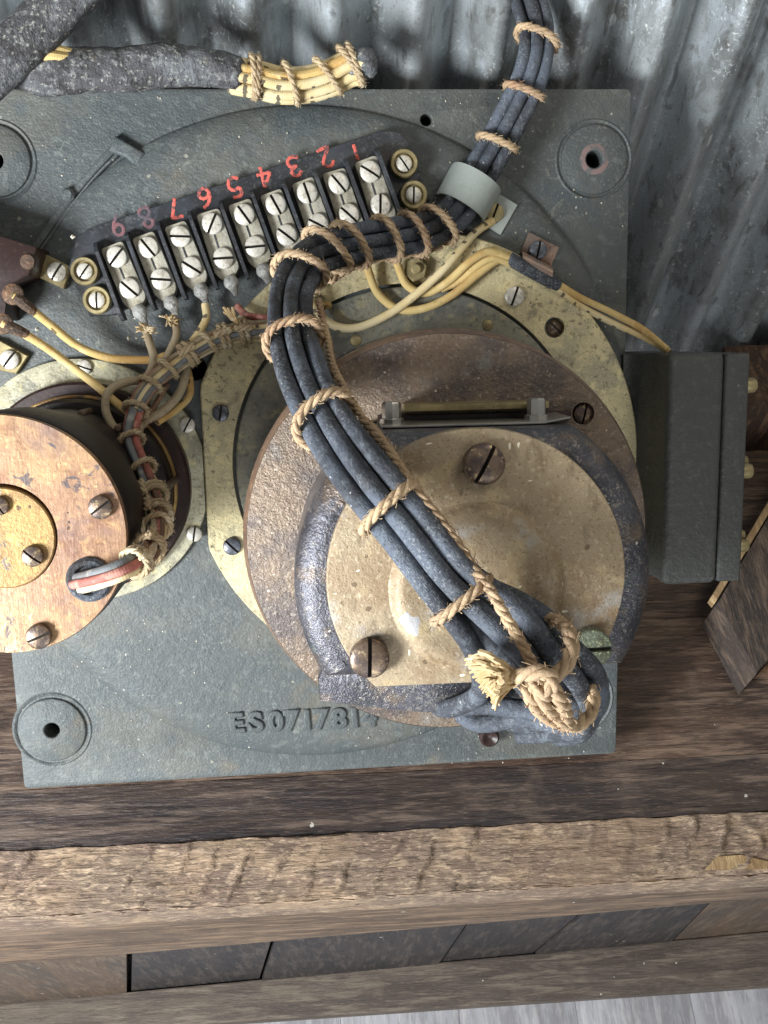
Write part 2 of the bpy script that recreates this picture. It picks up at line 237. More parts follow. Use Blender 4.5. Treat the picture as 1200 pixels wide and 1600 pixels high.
def wood(name, base, dark, light, st, rough=.75, fl=.5, ring=(.9, 1.2), bs=1.0, wob=2.0):
    k = [1/max(x, .02) for x in st]; lo = tuple(st)
    return mat(name, base, [('noise', 1.4, .40, .62, dark, .8, lo, {'dist': .6}), ('noise', 6, .48, .64, light, fl, lo, {'dist': .4}), ('noise', 16, .52, .64, dark, .6, lo),
        ('noise', .6, .52, .72, dark, .5), ('noise', .9, .55, .75, light, .35), ('noise', 40, .56, .66, light, .35, lo), ('speck', 4.5, 0, 0, WH, .6, None, {'dens': .965, 'size': .2})],
        rough=rough, bumps=[('noise', 5, .5*bs, .06, lo, {'dist': .5}), ('noise', 20, .6*bs, .03, lo), ('noise', 30, .3*bs, .012)])
M_shelf = wood('dark_stained_oak', L(84, 65, 53), L(46, 36, 32), L(138, 116, 98), (.12, 1, 1), rough=.55)
M_edge = wood('nearly_black_stained_wood', L(62, 50, 44), L(36, 33, 35), L(126, 108, 94), (.12, 1, 1), rough=.5)
M_beam = mat('rough_sawn_timber', L(126, 108, 92), [('noise', 1.0, .46, .62, L(158, 134, 108), .75, (.6, 1, 1)), ('noise', 1.6, .48, .62, L(112, 92, 80), .8, (.5, 1, 1)), ('noise', 5, .54, .64, L(188, 164, 136), .5, (.4, 1, 1), {'dist': .8}),
    ('noise', 8, .54, .64, L(88, 74, 64), .7, (.45, 1, 1), {'dist': 1.0}), ('noise', 20, .54, .64, L(196, 174, 146), .5, (.3, 1, 1)), ('noise', 26, .55, .62, L(84, 72, 62), .7, (.12, 1, 1)), ('noise', .5, .56, .7, L(126, 104, 84), .6), ('speck', 3.5, 0, 0, L(60, 50, 44), .8, None, {'dens': .95, 'size': .16})],
    rough=.85, bumps=[('noise', 10, .8, .05, (.15, 1, 1)), ('noise', 26, .9, .025, (.15, 1, 1)), ('noise', 50, .6, .012, (.4, 1, 1))])
M_beamf = wood('weathered_grey_brown_timber', L(104, 88, 74), L(72, 58, 48), L(160, 132, 104), (.12, 1, 1), rough=.85, bs=1.4)
M_plankd = wood('dark_wall_plank', L(56, 51, 50), L(38, 37, 40), L(98, 88, 80), (1, 1, .15), rough=.6, bs=.6)
M_plankb = wood('brown_wall_plank', L(98, 80, 64), L(74, 66, 60), L(128, 112, 94), (1, 1, .15), rough=.65, bs=.6)
M_rail = wood('grey_brown_rail', L(98, 88, 78), L(70, 60, 54), L(136, 124, 108), (.12, 1, 1), rough=.75)
M_floor = wood('grey_laminate', L(158, 158, 162), L(128, 126, 128), L(186, 184, 184), (1, .12, 1), rough=.45, bs=.25)
M_lath = wood('pale_split_wood', L(150, 124, 90), L(128, 102, 68), L(206, 180, 132), (1, .15, 1), rough=.8)
M_post = wood('dark_old_timber', L(60, 50, 44), L(44, 38, 34), L(116, 98, 82), (1, .15, 1), rough=.8, bs=1.3)
M_girt = wood('brown_old_timber', L(66, 48, 38), L(58, 44, 36), L(138, 108, 80), (1, .5, .2), rough=.8, bs=1.2)
M_slotfloor = mat('dark_slot_floor', L(34, 30, 26), rough=.9)  # near-black colour of the screw slot floors
M_primer = mat('worn_primer', L(124, 104, 100), [('noise', 6, .45, .58, L(86, 90, 90), .9)], rough=.7)
M_hole = mat('dark_hole', L(14, 14, 15), rough=.9)
M_crumb = mat('plaster_crumb', L(214, 208, 190), [('noise', 12, .45, .65, L(170, 160, 136), .7)], rough=.9)
# ------------------------------------------------------------------ mesh helpers
class MB:
    def __init__(s): s.bm = bmesh.new(); s.uv = s.bm.loops.layers.uv.new('UVMap')
    def v(s, p): return s.bm.verts.new(p)
    def f(s, vs):
        try: return s.bm.faces.new(vs)
        except ValueError: return None
    def strip(s, A, B, closed=True):
        n = len(A)
        for i in range(n if closed else n-1): s.f((A[i], A[(i+1) % n], B[(i+1) % n], B[i]))
    def fill(s, loops):
        flat = [v for lp in loops for v in lp]
        for t in tessellate_polygon([[v.co.copy() for v in lp] for lp in loops]): s.f([flat[i] for i in t])
    def plate(s, loop, z0, z1, bev=0., seg=3, holes=(), back=True, hb=0., prof=None):
        """loop: CCW list of (x,y).  Extruded z0..z1 with a rounded top edge; holes: list of (x, y, r)"""
        if len(loop) < 3: return
        base = [s.v((x, y, z0)) for x, y in loop]; prev = base
        zs = [(0, z1-bev)]+[(bev*(1-math.cos(PI/2*k/seg)), z1-bev+bev*math.sin(PI/2*k/seg)) for k in range(1, seg+1)] if bev > 0 else [(0, z1)]
        if prof: zs = prof
        for ins, z in zs:
            cur = [s.v((p[0], p[1], z)) for p in inset(loop, ins)]
            s.strip(prev, cur); prev = cur
        top = prev; hl = []; bl = []
        for (hx, hy, r) in holes:
            n = 20; a = [s.v((hx+(r+hb)*math.cos(2*PI*i/n), hy+(r+hb)*math.sin(2*PI*i/n), z1)) for i in range(n)]
            b0 = [s.v((hx+r*math.cos(2*PI*i/n), hy+r*math.sin(2*PI*i/n), z1-hb)) for i in range(n)] if hb else a
            b = [s.v((hx+r*math.cos(2*PI*i/n), hy+r*math.sin(2*PI*i/n), z0)) for i in range(n)]
            if hb: s.strip(a, b0)
            s.strip(b0, b); hl.append(a); bl.append(b)
        s.fill([top]+hl)
        if back: s.fill([base]+bl)
    def lathe(s, c, prof, n=64, cap=True, axis=None):
        """prof list of (r, z) around c=(x, y, z)"""
        c = V(c); R = axis.normalized().to_track_quat('Z', 'Y').to_matrix() if axis else Matrix.Identity(3)
        prev = None; first = None
        for r, z in prof:
            if r < 1e-6: cur = [s.v(c+R @ V((0, 0, z)))]*1
            else: cur = [s.v(c+R @ V((r*math.cos(2*PI*i/n), r*math.sin(2*PI*i/n), z))) for i in range(n)]
            if prev is not None:
                if len(cur) == 1:
                    for i in range(n): s.f((prev[i], prev[(i+1) % n], cur[0]))
                elif len(prev) == 1:
                    for i in range(n): s.f((cur[i], cur[(i+1) % n], prev[0]))
                else: s.strip(prev, cur)
            else: first = cur
            prev = cur
        if cap:
            if len(prev) > 1: s.f(prev)
            if len(first) > 1: s.f(first[::-1])
    def box(s, a, b, bev=0.):
        a = V(a); b = V(b); c = [(a.x, a.y), (b.x, a.y), (b.x, b.y), (a.x, b.y)]
        s.plate(c, a.z, b.z, bev, 2)
    def tube(s, pts, rad, n=12, cap=True, fr=None, rf=None, v0=0., sq=1.):
        """rad number or list, rf(i, ang) radius factor"""
        if fr is None: fr = frames(pts)
        rings = []; ln = [v0]
        for i, p in enumerate(pts):
            if i: ln.append(ln[-1]+(pts[i]-pts[i-1]).length)
            t, l, u = fr[i]; r = rad[i] if isinstance(rad, (list, tuple)) else rad
            rings.append([s.v(p+(l*math.cos(2*PI*k/n)+u*math.sin(2*PI*k/n)*sq)*r*(rf(i, 2*PI*k/n) if rf else 1)) for k in range(n)])
        for i in range(len(rings)-1):
            for k in range(n):
                f = s.f((rings[i][k], rings[i][(k+1) % n], rings[i+1][(k+1) % n], rings[i+1][k]))
                if f:
                    uvs = ((k/n, ln[i]), ((k+1)/n, ln[i]), ((k+1)/n, ln[i+1]), (k/n, ln[i+1]))
                    for lp, q in zip(f.loops, uvs): lp[s.uv].uv = q
        if cap:
            for ring, q, sg in ((rings[0], 0, -1), (rings[-1], -1, 1)):
                r = rad[q] if isinstance(rad, (list, tuple)) else rad
                c = s.v(pts[q]+fr[q][0]*sg*r*.45); m = [s.v(pts[q]+(w.co-pts[q])*.75+fr[q][0]*sg*r*.3) for w in ring]
                s.strip(ring, m)
                for k in range(n): s.f((m[k], m[(k+1) % n], c))
    def rope(s, pts, R, strands=3, pitch=None, closed=False, n=7, sub=None):
        """laid rope: strands twisted round the path"""
        pitch = pitch or R*7; pts = resample(pts, R*.55)
        fr = frames(pts)
        for k in range(strands):
            q = []; d = 0
            for i, p in enumerate(pts):
                if i: d += (pts[i]-pts[i-1]).length
                a = 2*PI*(k/strands+d/pitch); jit = 1+.06*math.sin(9*a+k)
                q.append(p+(fr[i][1]*math.cos(a)+fr[i][2]*math.sin(a))*R*.50*jit)
            s.tube(q, R*.56, n=n)
        for i in range(1, len(pts)-1):
            for _ in range(2):
                a = random.uniform(0, 2*PI); o = fr[i][1]*math.cos(a)+fr[i][2]*math.sin(a); t = fr[i][0]; p = pts[i]+o*R*.9
                w = random.uniform(-1, 1); s.tube([p, p+o*R*.35+t*R*.5*w, p+o*R*random.uniform(.3, .9)+t*R*1.3*w], R*.07, n=3, cap=False)
def inset(loop, d):
    if d == 0: return loop
    n = len(loop); out = []
    for i in range(n):
        p0 = V(loop[i-1]); p1 = V(loop[i]); p2 = V(loop[(i+1) % n])
        e1 = (p1-p0); e2 = (p2-p1)
        if e1.length < 1e-9 or e2.length < 1e-9: out.append(tuple(p1)); continue
        n1 = V((-e1.y, e1.x)).normalized(); n2 = V((-e2.y, e2.x)).normalized(); m = n1+n2
        m = m.normalized() if m.length > 1e-6 else n1
        c = max(.5, m.dot(n1)); out.append(tuple(p1+m*(d/c)))
    return out
def frames(pts, upv=V((0, 0, 1))):
    out = []; n = len(pts); closed = (pts[0]-pts[-1]).length < 1e-6
    last = None
    for i in range(n):
        t = (pts[min(i+1, n-1)]-pts[max(i-1, 0)])
        if closed and i in (0, n-1): t = pts[1]-pts[-2]
        t = t.normalized() if t.length > 1e-9 else V((1, 0, 0))
        if last is None:
            u = upv-upv.dot(t)*t
            if u.length < .05: u = V((0, 1, 0))-t.y*t
        else: u = last-last.dot(t)*t
        if u.length < 1e-6: u = V((1, 0, 0))-t.x*t
        u.normalize(); l = t.cross(u); last = u; out.append((t, l, u))
    return out
def upframes(pts):
    out = []
    for i in range(len(pts)):
        t = (pts[min(i+1, len(pts)-1)]-pts[max(i-1, 0)]).normalized(); u = V((0, 0, 1)); u = (u-u.dot(t)*t).normalized(); out.append((t, t.cross(u), u))
    return out
def catmull(P, k=10):
    P = [V(p) for p in P]; Q = [P[0]*2-P[1]]+P+[P[-1]*2-P[-2]]; out = []
    for i in range(1, len(Q)-2):
        a, b, c, d = Q[i-1:i+3]
        for j in range(k):
            t = j/k; out.append(.5*((2*b)+(c-a)*t+(2*a-5*b+4*c-d)*t*t+(3*b-a-3*c+d)*t**3))
    out.append(P[-1]); return out
def resample(pts, step):
    L_ = [0]
    for i in range(1, len(pts)): L_.append(L_[-1]+(pts[i]-pts[i-1]).length)
    n = max(2, int(L_[-1]/step)); out = []; j = 0
    for i in range(n+1):
        d = L_[-1]*i/n
        while j < len(L_)-2 and L_[j+1] < d: j += 1
        f = (d-L_[j])/max(1e-9, L_[j+1]-L_[j]); out.append(pts[j].lerp(pts[j+1], min(1, max(0, f))))
    return out
def path(L3, k=10): return catmull([at(*p) for p in L3], k)
def circ(cx, cy, r, n=96, a0=0, a1=2*PI): return [(cx+r*math.cos(a0+(a1-a0)*i/n), cy+r*math.sin(a0+(a1-a0)*i/n)) for i in range(n)]
FR = {}
def root_matrix(loc, frame):
    if frame == 'P': return Matrix.Translation((PR @ V(loc))*S) @ PR.to_4x4()
    return Matrix.Translation(V(loc)*S)
def setp(o, label=None, cat=None, group=None, kind=None):
    if label: o['label'] = label
    if cat: o['category'] = cat
    if group: o['group'] = group
    if kind: o['kind'] = kind
def thing(name, label, cat, loc, frame='P', group=None):
    o = bpy.data.objects.new(name, None); COL.objects.link(o); o.empty_display_size = .01
    o.matrix_world = root_matrix(loc, frame); FR[o.name] = (frame, V(loc)); setp(o, label, cat, group); return o
def finish(mb, name, m, loc, ang=35):
    bm = mb.bm; bmesh.ops.recalc_face_normals(bm, faces=bm.faces[:])
    for v in bm.verts: v.co = (v.co-loc)*S
    me = bpy.data.meshes.new(name); bm.to_mesh(me); bm.free(); me.materials.append(m)
    me.polygons.foreach_set('use_smooth', [True]*len(me.polygons))
    try: me.set_sharp_from_angle(angle=math.radians(ang))
    except Exception: pass
    return me
def part(mb, name, m, parent, label=None, ang=35, kind=None):
    fr, loc = FR[parent.name]; me = finish(mb, name, m, loc, ang)
    o = bpy.data.objects.new(name, me); COL.objects.link(o); o.parent = parent; FR[o.name] = (fr, loc); setp(o, label, kind=kind); return o
def solo(mb, name, m, label, cat, loc, frame='P', group=None, ang=35, kind=None):
    me = finish(mb, name, m, V(loc), ang); o = bpy.data.objects.new(name, me); COL.objects.link(o)
    o.matrix_world = root_matrix(loc, frame); FR[o.name] = (frame, V(loc)); setp(o, label, cat, group, kind); return o
def inst(me, name, parent, p, scale, rot=0., normal=None, label=None):
    """part sharing mesh me (unit size), at p (frame coordinates)"""
    fr, loc = FR[parent.name]; o = bpy.data.objects.new(name, me); COL.objects.link(o); o.parent = parent
    q = Matrix.Identity(4)
    if normal is not None: q = V(normal).normalized().to_track_quat('Z', 'Y').to_matrix().to_4x4()
    o.matrix_basis = Matrix.Translation((V(p)-loc)*S) @ q @ Matrix.Rotation(rot, 4, 'Z') @ Matrix.Scale(scale*S, 4)
    FR[o.name] = (fr, loc); setp(o, label); return o
def screw_mesh(name, m, dome=.35, side=.25, w=.125, depth=.34, na=22):
    """slotted pan head of radius 1, sitting on z=0"""
    mb = MB(); rs = [1, .97, .9, .75, .55, .3, w*1.0]
    def z(r): return side+dome*math.sqrt(max(0, 1-(r*.92)**2))-dome*math.sqrt(1-.92**2)*0
    zf = z(0)-depth
    for sg in (1, -1):
        rings = []
        for r in [1]+rs:
            a = math.acos(min(1, w/r)) if r > w*1.001 else 0
            zz = 0 if len(rings) == 0 else (z(r) if len(rings) > 1 else z(1)-.03)
            rings.append([mb.v((sg*r*math.cos(-a+2*a*i/na), r*math.sin(-a+2*a*i/na), zz)) for i in range(na+1)])
        for A, B in zip(rings, rings[1:]): mb.strip(A, B, False)
        # slot wall
        for e in (0, -1):
            for A, B in zip(rings[1:], rings[2:]):
                a, b = A[e], B[e]; mb.f((a, b, mb.v((b.co.x, b.co.y, zf)), mb.v((a.co.x, a.co.y, zf))))
    ww = w*1.02; n = 14; ring = []
    for sg in (1, -1):
        a = math.acos(ww)
        pts = [(ww*sg, -math.sin(a)*sg), (ww*sg, math.sin(a)*sg)]; ring += pts
    gf = mb.f([mb.v((x, y, zf)) for x, y in ring]); gf.material_index = 1
    bm = mb.bm; bmesh.ops.remove_doubles(bm, verts=bm.verts[:], dist=1e-4)
    me = bpy.data.meshes.new(name); bmesh.ops.recalc_face_normals(bm, faces=bm.faces[:]); bm.to_mesh(me); bm.free(); me.materials.append(m); me.materials.append(M_slotfloor)
    me.polygons.foreach_set('use_smooth', [True]*len(me.polygons)); me.set_sharp_from_angle(angle=math.radians(40)); return me
SC_steel = screw_mesh('steel_screw', M_steel); SC_blue = screw_mesh('blued_screw', M_blued); SC_bronze = screw_mesh('bronze_screw', M_bronzes, dome=.38, side=.3, w=.1, depth=.4)
SC_brass = screw_mesh('brass_screw', M_clip); SC_flat = screw_mesh('flat_screw', M_steel, dome=.1, side=.3, w=.11, depth=.28); SC_pat = screw_mesh('patina_screw', M_patina, dome=.2, side=.6)
def ang(px1, py1, px2, py2):      # in-plane angle of an image direction at that place
    a = at(px1, py1); b = at(px2, py2); return math.atan2(b.y-a.y, b.x-a.x)
def screw(me, name, parent, px, py, h, r, slot=0., label=None):
    """slot: image angle of the slot in degrees (0 = along x, counted anticlockwise)"""
    p = at(px, py, h); return inst(me, name, parent, p, r*pu(px, py, h), math.radians(slot-90), label=label)
# ================================================================== STRUCTURE: floor, bench, wall
ZS = -5.32; YF = -6.13; YB = -7.13; ZF = -18.0; YW = 3.75
fl = MB(); fl.box((-70, -80, ZF-.5), (70, 30, ZF)); floor_o = solo(fl, 'floor', M_hole, None, None, (0, -8, ZF), 'W'); floor_o['kind'] = 'structure'
p0 = hit(1075, 1552, 2, ZF); x = -10.0
xs = [p0.x-3.2*k+.0 for k in range(10, -9, -1)]
for a, b in zip(xs, xs[1:]):
    if b < -14 or a > 16: continue
    for (ya, yb) in ((-22, -9.6), (-9.57, -2)):
        m_ = MB(); m_.box((a+.004, ya, ZF+.004), (b-.004, yb, ZF+.12), .008); part(m_, 'floor_board', M_floor, floor_o)
bench = thing('wooden_bench', 'dark stained wooden bench with a rough sawn front beam, under the grey casting', 'bench', (0, -2, ZF), 'W')
# top boards, with an uneven worn face
def rough_box(mb, a, b, nx, ny, amp, fn=None, seed=0):
    """box whose top is a displaced grid"""
    a = V(a); b = V(b); g = [[None]*(ny+1) for _ in range(nx+1)]
    for i in range(nx+1):
        for j in range(ny+1):
            x = a.x+(b.x-a.x)*i/nx; y = a.y+(b.y-a.y)*j/ny
            d = fn(x, y) if fn else amp*NZ.noise(V((x*.4, y*1.5, seed)))
            if j in (0, ny): y += .02*NZ.noise(V((x*1.7, j, seed+3)))*(1.6 if fn else 1); d *= .6
            g[i][j] = mb.v((x, y, b.z+d))
    for i in range(nx):
        for j in range(ny): mb.f((g[i][j], g[i+1][j], g[i+1][j+1], g[i][j+1]))
    def side(lst):
        lo = [mb.v((v.co.x, v.co.y, a.z)) for v in lst]; mb.strip(lst, lo, False); return lo
    s1 = side([g[i][0] for i in range(nx+1)]); s2 = side([g[i][ny] for i in range(nx+1)][::-1]); side([g[0][j] for j in range(ny+1)]); side([g[nx][j] for j in range(ny+1)])
for k, (ya, yb, mm) in enumerate(((YF+.012, YF+1.02, M_edge), (YF+1.03, -2.35, M_shelf), (-2.34, .3, M_shelf), (.31, 3.2, M_shelf))):
    m_ = MB(); rough_box(m_, (-13, ya, ZS-.9), (16, yb, ZS), 120, 10, .03, seed=k*4.1); part(m_, 'top_board', mm, bench, ang=60)
def saw(x, y):
    ph = (x-.75*(y-YB)+.42*NZ.noise(V((x*.7, y*1.3, 3)))+.12*NZ.noise(V((x*3, y*4, 3))))/.62; fr_ = ph-math.floor(ph); am = max(0, .35+1.1*NZ.noise(V((x*.35, 1.7, 5))))*(.6+.8*NZ.noise(V((x*1.1, y*1.5, 8))))
    cut = (fr_**3)*(1-max(0, (fr_-.93)/.07))
    g = NZ.noise(V((x*1.3, y*9, 1)))*.5+NZ.noise(V((x*3.5, y*22, 4)))*.35+NZ.noise(V((x*11, y*30, 7)))*.25
    return .10*cut*(am+.2)+.032*g+.03*NZ.noise(V((x*.8, y*1.2, 0)))
def saw_old(x, y):
    u = (x+y*2.2)*1.0
    d = .05*math.sin(u*2.6+1.5*NZ.noise(V((x*.5, y, 2))))*(.5+.7*NZ.noise(V((x*.5, y*.8, 8)))) + .07*NZ.fractal(V((x*2.2, y*5, 1)), 1, 2, 4)+.03*NZ.noise(V((x*11, y*22, 4)))
    return d
m_ = MB(); rough_box(m_, (-13, YB, ZS-1.15), (16, YF, ZS+.03), 620, 26, 0, fn=saw); part(m_, 'front_beam', M_beam, bench, ang=70)
def skew(mb, pa, pb, z0, z1, yback, bev=.03):
    """board whose front edge runs through the image points pa, pb at height z1"""
    A_, B_ = hit(*pa, 2, z1), hit(*pb, 2, z1); k = (B_.y-A_.y)/(B_.x-A_.x); f = lambda x: A_.y+k*(x-A_.x)
    mb.plate([(-18, f(-18)), (20, f(20)), (20, yback), (-18, yback)], z0, z1, bev, 2); return f
# front apron; its lower edge is seen at (0,1508)-(1200,1403)
m_ = MB(); rough_box(m_, (-13, YB+.05, ZS-1.9), (16, YF+.5, ZS-1.16), 200, 4, .02, seed=4); part(m_, 'beam_lamina', M_beamf, bench)
yq = YB+.12; h1, h2 = hit(0, 1508, 1, yq), hit(1200, 1403, 1, yq); fz = lambda x: h1.z+(h2.z-h1.z)*(x-h1.x)/(h2.x-h1.x)
m_ = MB(); fr_ = [m_.v((x, yq, z)) for x, z in ((-16, fz(-16)), (14, fz(14)), (14, ZS-1.92), (-16, ZS-1.92))]; bk_ = [m_.v((x, yq+.55, z)) for x, z in ((-16, fz(-16)), (14, fz(14)), (14, ZS-1.92), (-16, ZS-1.92))]
m_.f(fr_); m_.f(bk_[::-1]); m_.strip(fr_, bk_); part(m_, 'apron_board', M_beamf, bench)
# splinters along the front arris of the beam
m_ = MB(); random.seed(3)
for k in range(150):
    x = random.uniform(-6, 8.5); l = random.uniform(.15, .7); y = YB+random.uniform(-.03, .02); z = ZS-random.uniform(0, .05)
    q = [V((x, y, z)), V((x+l*.5, y-random.uniform(0, .03), z+random.uniform(-.02, .03))), V((x+l, y, z))]
    m_.tube(q, [.012, .02, .004], n=4)
part(m_, 'splinter', M_beam, bench, kind='stuff')
YP = -6.75
J1, J2 = hit(0, 1570, 2, -17.2), hit(1200, 1456, 2, -17.2); fp = lambda x: J1.y+(J2.y-J1.y)*(x-J1.x)/(J2.x-J1.x)
SEAM = []
for (xa, y1), (xb, y2) in (((200, 1502), (200, 1552)), ((425, 1478), (408, 1530)), ((732, 1455), (697, 1503)), ((932, 1432), (868, 1482)), ((1140, 1412), (1090, 1460))):
    A_, B_ = hit(xa, y1, 1, YP), hit(xb, y2, 1, YP); SEAM.append((A_, (B_.x-A_.x)/(B_.z-A_.z)))
fx = lambda sm, z: sm[0].x+sm[1]*(z-sm[0].z)
LO, HI = ZF+.13, ZS-1.95
lim = [(fx(SEAM[0], HI)-7.5, fx(SEAM[0], LO)-7.5), (fx(SEAM[0], HI)-3.4, fx(SEAM[0], LO)-3.4)]+[(fx(q, HI), fx(q, LO)) for q in SEAM]+[(fx(SEAM[-1], HI)+2.2, fx(SEAM[-1], LO)+4), (fx(SEAM[-1], HI)+5, fx(SEAM[-1], LO)+8)]
for i, ((ah, al), (bh, bl_)) in enumerate(zip(lim, lim[1:])):
    m_ = MB(); dy = (.02, 0, .05, -.02, .04, 0, .03, .02)[i % 8]; g = (.05 if i != 2 else .09)
    f_ = [m_.v((x, fp(x)+dy, z)) for x, z in ((al+g, LO), (bl_-.03, LO), (bh-.03, HI), (ah+g, HI))]; k2 = [m_.v((v.co.x, v.co.y+.4, v.co.z)) for v in f_]
    m_.f(f_); m_.f(k2[::-1]); m_.strip(f_, k2); part(m_, 'front_plank', (M_plankb if i in (0, 1, 6) else M_plankd), bench)
m_ = MB(); m_.box((-16, -5.6, ZF+.13), (18, -5.5, ZS-1.3)); part(m_, 'backing_board', M_hole, bench)
zr = -17.2; i1, i2 = hit(0, 1570, 2, zr), hit(1200, 1456, 2, zr); o1, o2r = hit(0, 1622, 2, zr), hit(1200, 1540, 2, zr)
fi = lambda x: i1.y+(i2.y-i1.y)*(x-i1.x)/(i2.x-i1.x); fo = lambda x: o1.y+(o2r.y-o1.y)*(x-o1.x)/(o2r.x-o1.x)
m_ = MB(); m_.plate([(-18, fo(-18)), (18, fo(18)), (18, fi(18)+.02), (-18, fi(-18)+.02)], ZF+.13, zr, .05, 3); part(m_, 'lower_rail', M_rail, bench)
q = [hit(px_, py_, 2, ZS+.1) for px_, py_ in ((1106, 1357), (1122, 1341), (1160, 1338), (1215, 1352), (1240, 1356))]
m_ = MB(); m_.plate([(p.x, p.y) for p in q], ZS-.1, ZS+.075, .03, 2); part(m_, 'split_piece', M_lath, bench, label='pale freshly split patch at the right end of the beam')
# corrugated wall
wall = MB(); W0, W1, PER, AMP = -9.0, 16.0, 1.25, .36; nx = 640; zs = [ZS-2+.5*k for k in range(30)]
rows = []
for z in zs:
    rows.append([wall.v((x, YW-AMP*math.cos(2*PI*(x+2.15)/PER)*1.0+.05*NZ.noise(V((x*.3, z*.5, 0))), z)) for x in [W0+(W1-W0)*i/nx for i in range(nx+1)]])
for A, B in zip(rows, rows[1:]): wall.strip(A, B, False)
wl = solo(wall, 'corrugated_iron_wall', M_galv, 'weathered corrugated iron sheet wall behind the grey casting', 'wall', (0, YW, ZS), 'W')
md = wl.modifiers.new('thickness', 'SOLIDIFY'); md.thickness = .02*S*1.5
# timber at the right
girt = MB(); a = hit(1165, 545, 1, YW-.6); rough_box(girt, (hit(1170, 620, 1, 1.6).x, 1.6, ZS+.02), (16, YW-.5, a.z), 40, 10, .05, seed=5)
solo(girt, 'wall_timber', M_girt, 'brown old timber lying along the foot of the iron wall, right of the grey box', 'timber', (9, 2.5, ZS), 'W', ang=60)
zt = ZS+1.0
q = [hit(1122, 940, 2, zt), hit(1183, 1052, 2, zt), hit(1330, 880, 2, zt), hit(1300, 640, 2, zt)]
blk = MB(); blk.plate([(p.x, p.y) for p in q], ZS+.03, zt, .04, 2)
tb = solo(blk, 'timber_offcut', M_post, 'dark old timber block at the right edge of the photo, below the grey box', 'timber', (q[0].x, q[0].y, ZS), 'W')
lath = MB(); q2 = [hit(1120, 938, 2, zt), hit(1300, 638, 2, zt), hit(1292, 630, 2, zt), hit(1113, 930, 2, zt)]
lath.plate([(p.x, p.y) for p in q2], zt-.30, zt+.02, .02, 2)
solo(lath, 'wooden_lath', M_lath, 'pale split lath along the top edge of the dark timber block', 'lath', (q2[0].x, q2[0].y, zt-.35), 'W')
chip = MB(); c0 = hit(1196, 1048, 2, ZS+.1); chip.plate([(c0.x-.25, c0.y-.12), (c0.x+.7, c0.y-.16), (c0.x+.8, c0.y+.12), (c0.x+.05, c0.y+.14)], ZS+.02, ZS+.12, .03, 2)
solo(chip, 'wood_chip', M_rim, 'orange broken wood chip on the bench, below the dark timber block', 'wood chip', (c0.x, c0.y, ZS), 'W')
# ================================================================== CAST BASE PLATE
base = thing('casting_plate', 'square grey green cast metal plate leaning on the wall, carrying both motors', 'cast plate', (0, -7.1, -.2))
cn = [at(35, 1237), at(965, 1181), at(990, 136), at(-71, 136)]
PL = [(p.x, p.y) for p in cn]
def rounded(loop, r, k=5):
    out = []; n = len(loop)
    for i in range(n):
        p0, p1, p2 = V(loop[i-1]), V(loop[i]), V(loop[(i+1) % n]); a = p1+(p0-p1).normalized()*r; b = p1+(p2-p1).normalized()*r
        for j in range(k+1):
            t = j/k; out.append(tuple((a.lerp(p1, t)).lerp(p1.lerp(b, t), t)))
    return out
def P2(px, py, h=0): p = at(px, py, h); return (p.x, p.y)
BOSS = [P2(930, 248), P2(80, 1143), P2(-10, 250), P2(903, 1095)]
hole_px = [(667, 185, .09), (305, 575, .19)]
holes = [(b[0], b[1], .13) for b in BOSS]+[(*P2(x, y), r) for x, y, r in hole_px]
m_ = MB(); m_.plate(rounded(PL, .10), -.5, -.09, .03, 2, holes=holes, hb=.012); part(m_, 'plate_body', M_cast, base)
for b, bk in zip(BOSS, (.95, 1.0, .95, 1.0)):
    m_ = MB(); m_.lathe((b[0], b[1], 0), [(r*bk if r > .2 else r, z) for r, z in [(.66, -.10), (.62, -.07), (.585, -.085), (.575, -.10), (.55, -.085), (.54, -.05), (.52, -.038), (.145, -.038), (.13, -.05), (.13, -.48)]], 72, cap=False)
    part(m_, 'mounting_boss', M_cast, base)
m_ = MB(); m_.plate([(PL[0][0]+.1, PL[0][1]+.1), (PL[1][0]-.1, PL[1][1]+.1), (PL[2][0]-.1, PL[2][1]-.1), (PL[3][0]+.1, PL[3][1]-.1)], -.60, -.54); part(m_, 'backing_sheet', M_hole, base)
# big raised disc, trimmed by the plate's edges; the hole behind the terminal wires goes through it
c = P2(487, 702); R = 512*pu(487, 702); lp = []
xmin = max(PL[0][0], PL[3][0])+.02; 
for i in range(180):
    a = 2*PI*i/180; x = c[0]+R*math.cos(a)+.03*NZ.noise(V((math.cos(a)*6, math.sin(a)*6, 0))); y = c[1]+R*math.sin(a)
    lp.append((min(max(x, -5.14), 4.85), max(y, -7.16)))
lp2 = [lp[0]]
for p in lp[1:]:
    if (V(p)-V(lp2[-1])).length > .02: lp2.append(p)
hb_ = [h for h in holes if (V(h[:2])-V(c)).length < R-.3]
m_ = MB(); m_.plate(lp2, -.11, .085, .08, 4, holes=hb_, back=False, hb=.01, prof=[(0, -.085), (.015, -.05), (.05, -.02), (.12, .015), (.22, .05), (.34, .073), (.45, .085)]); part(m_, 'raised_disc', M_cast, base)
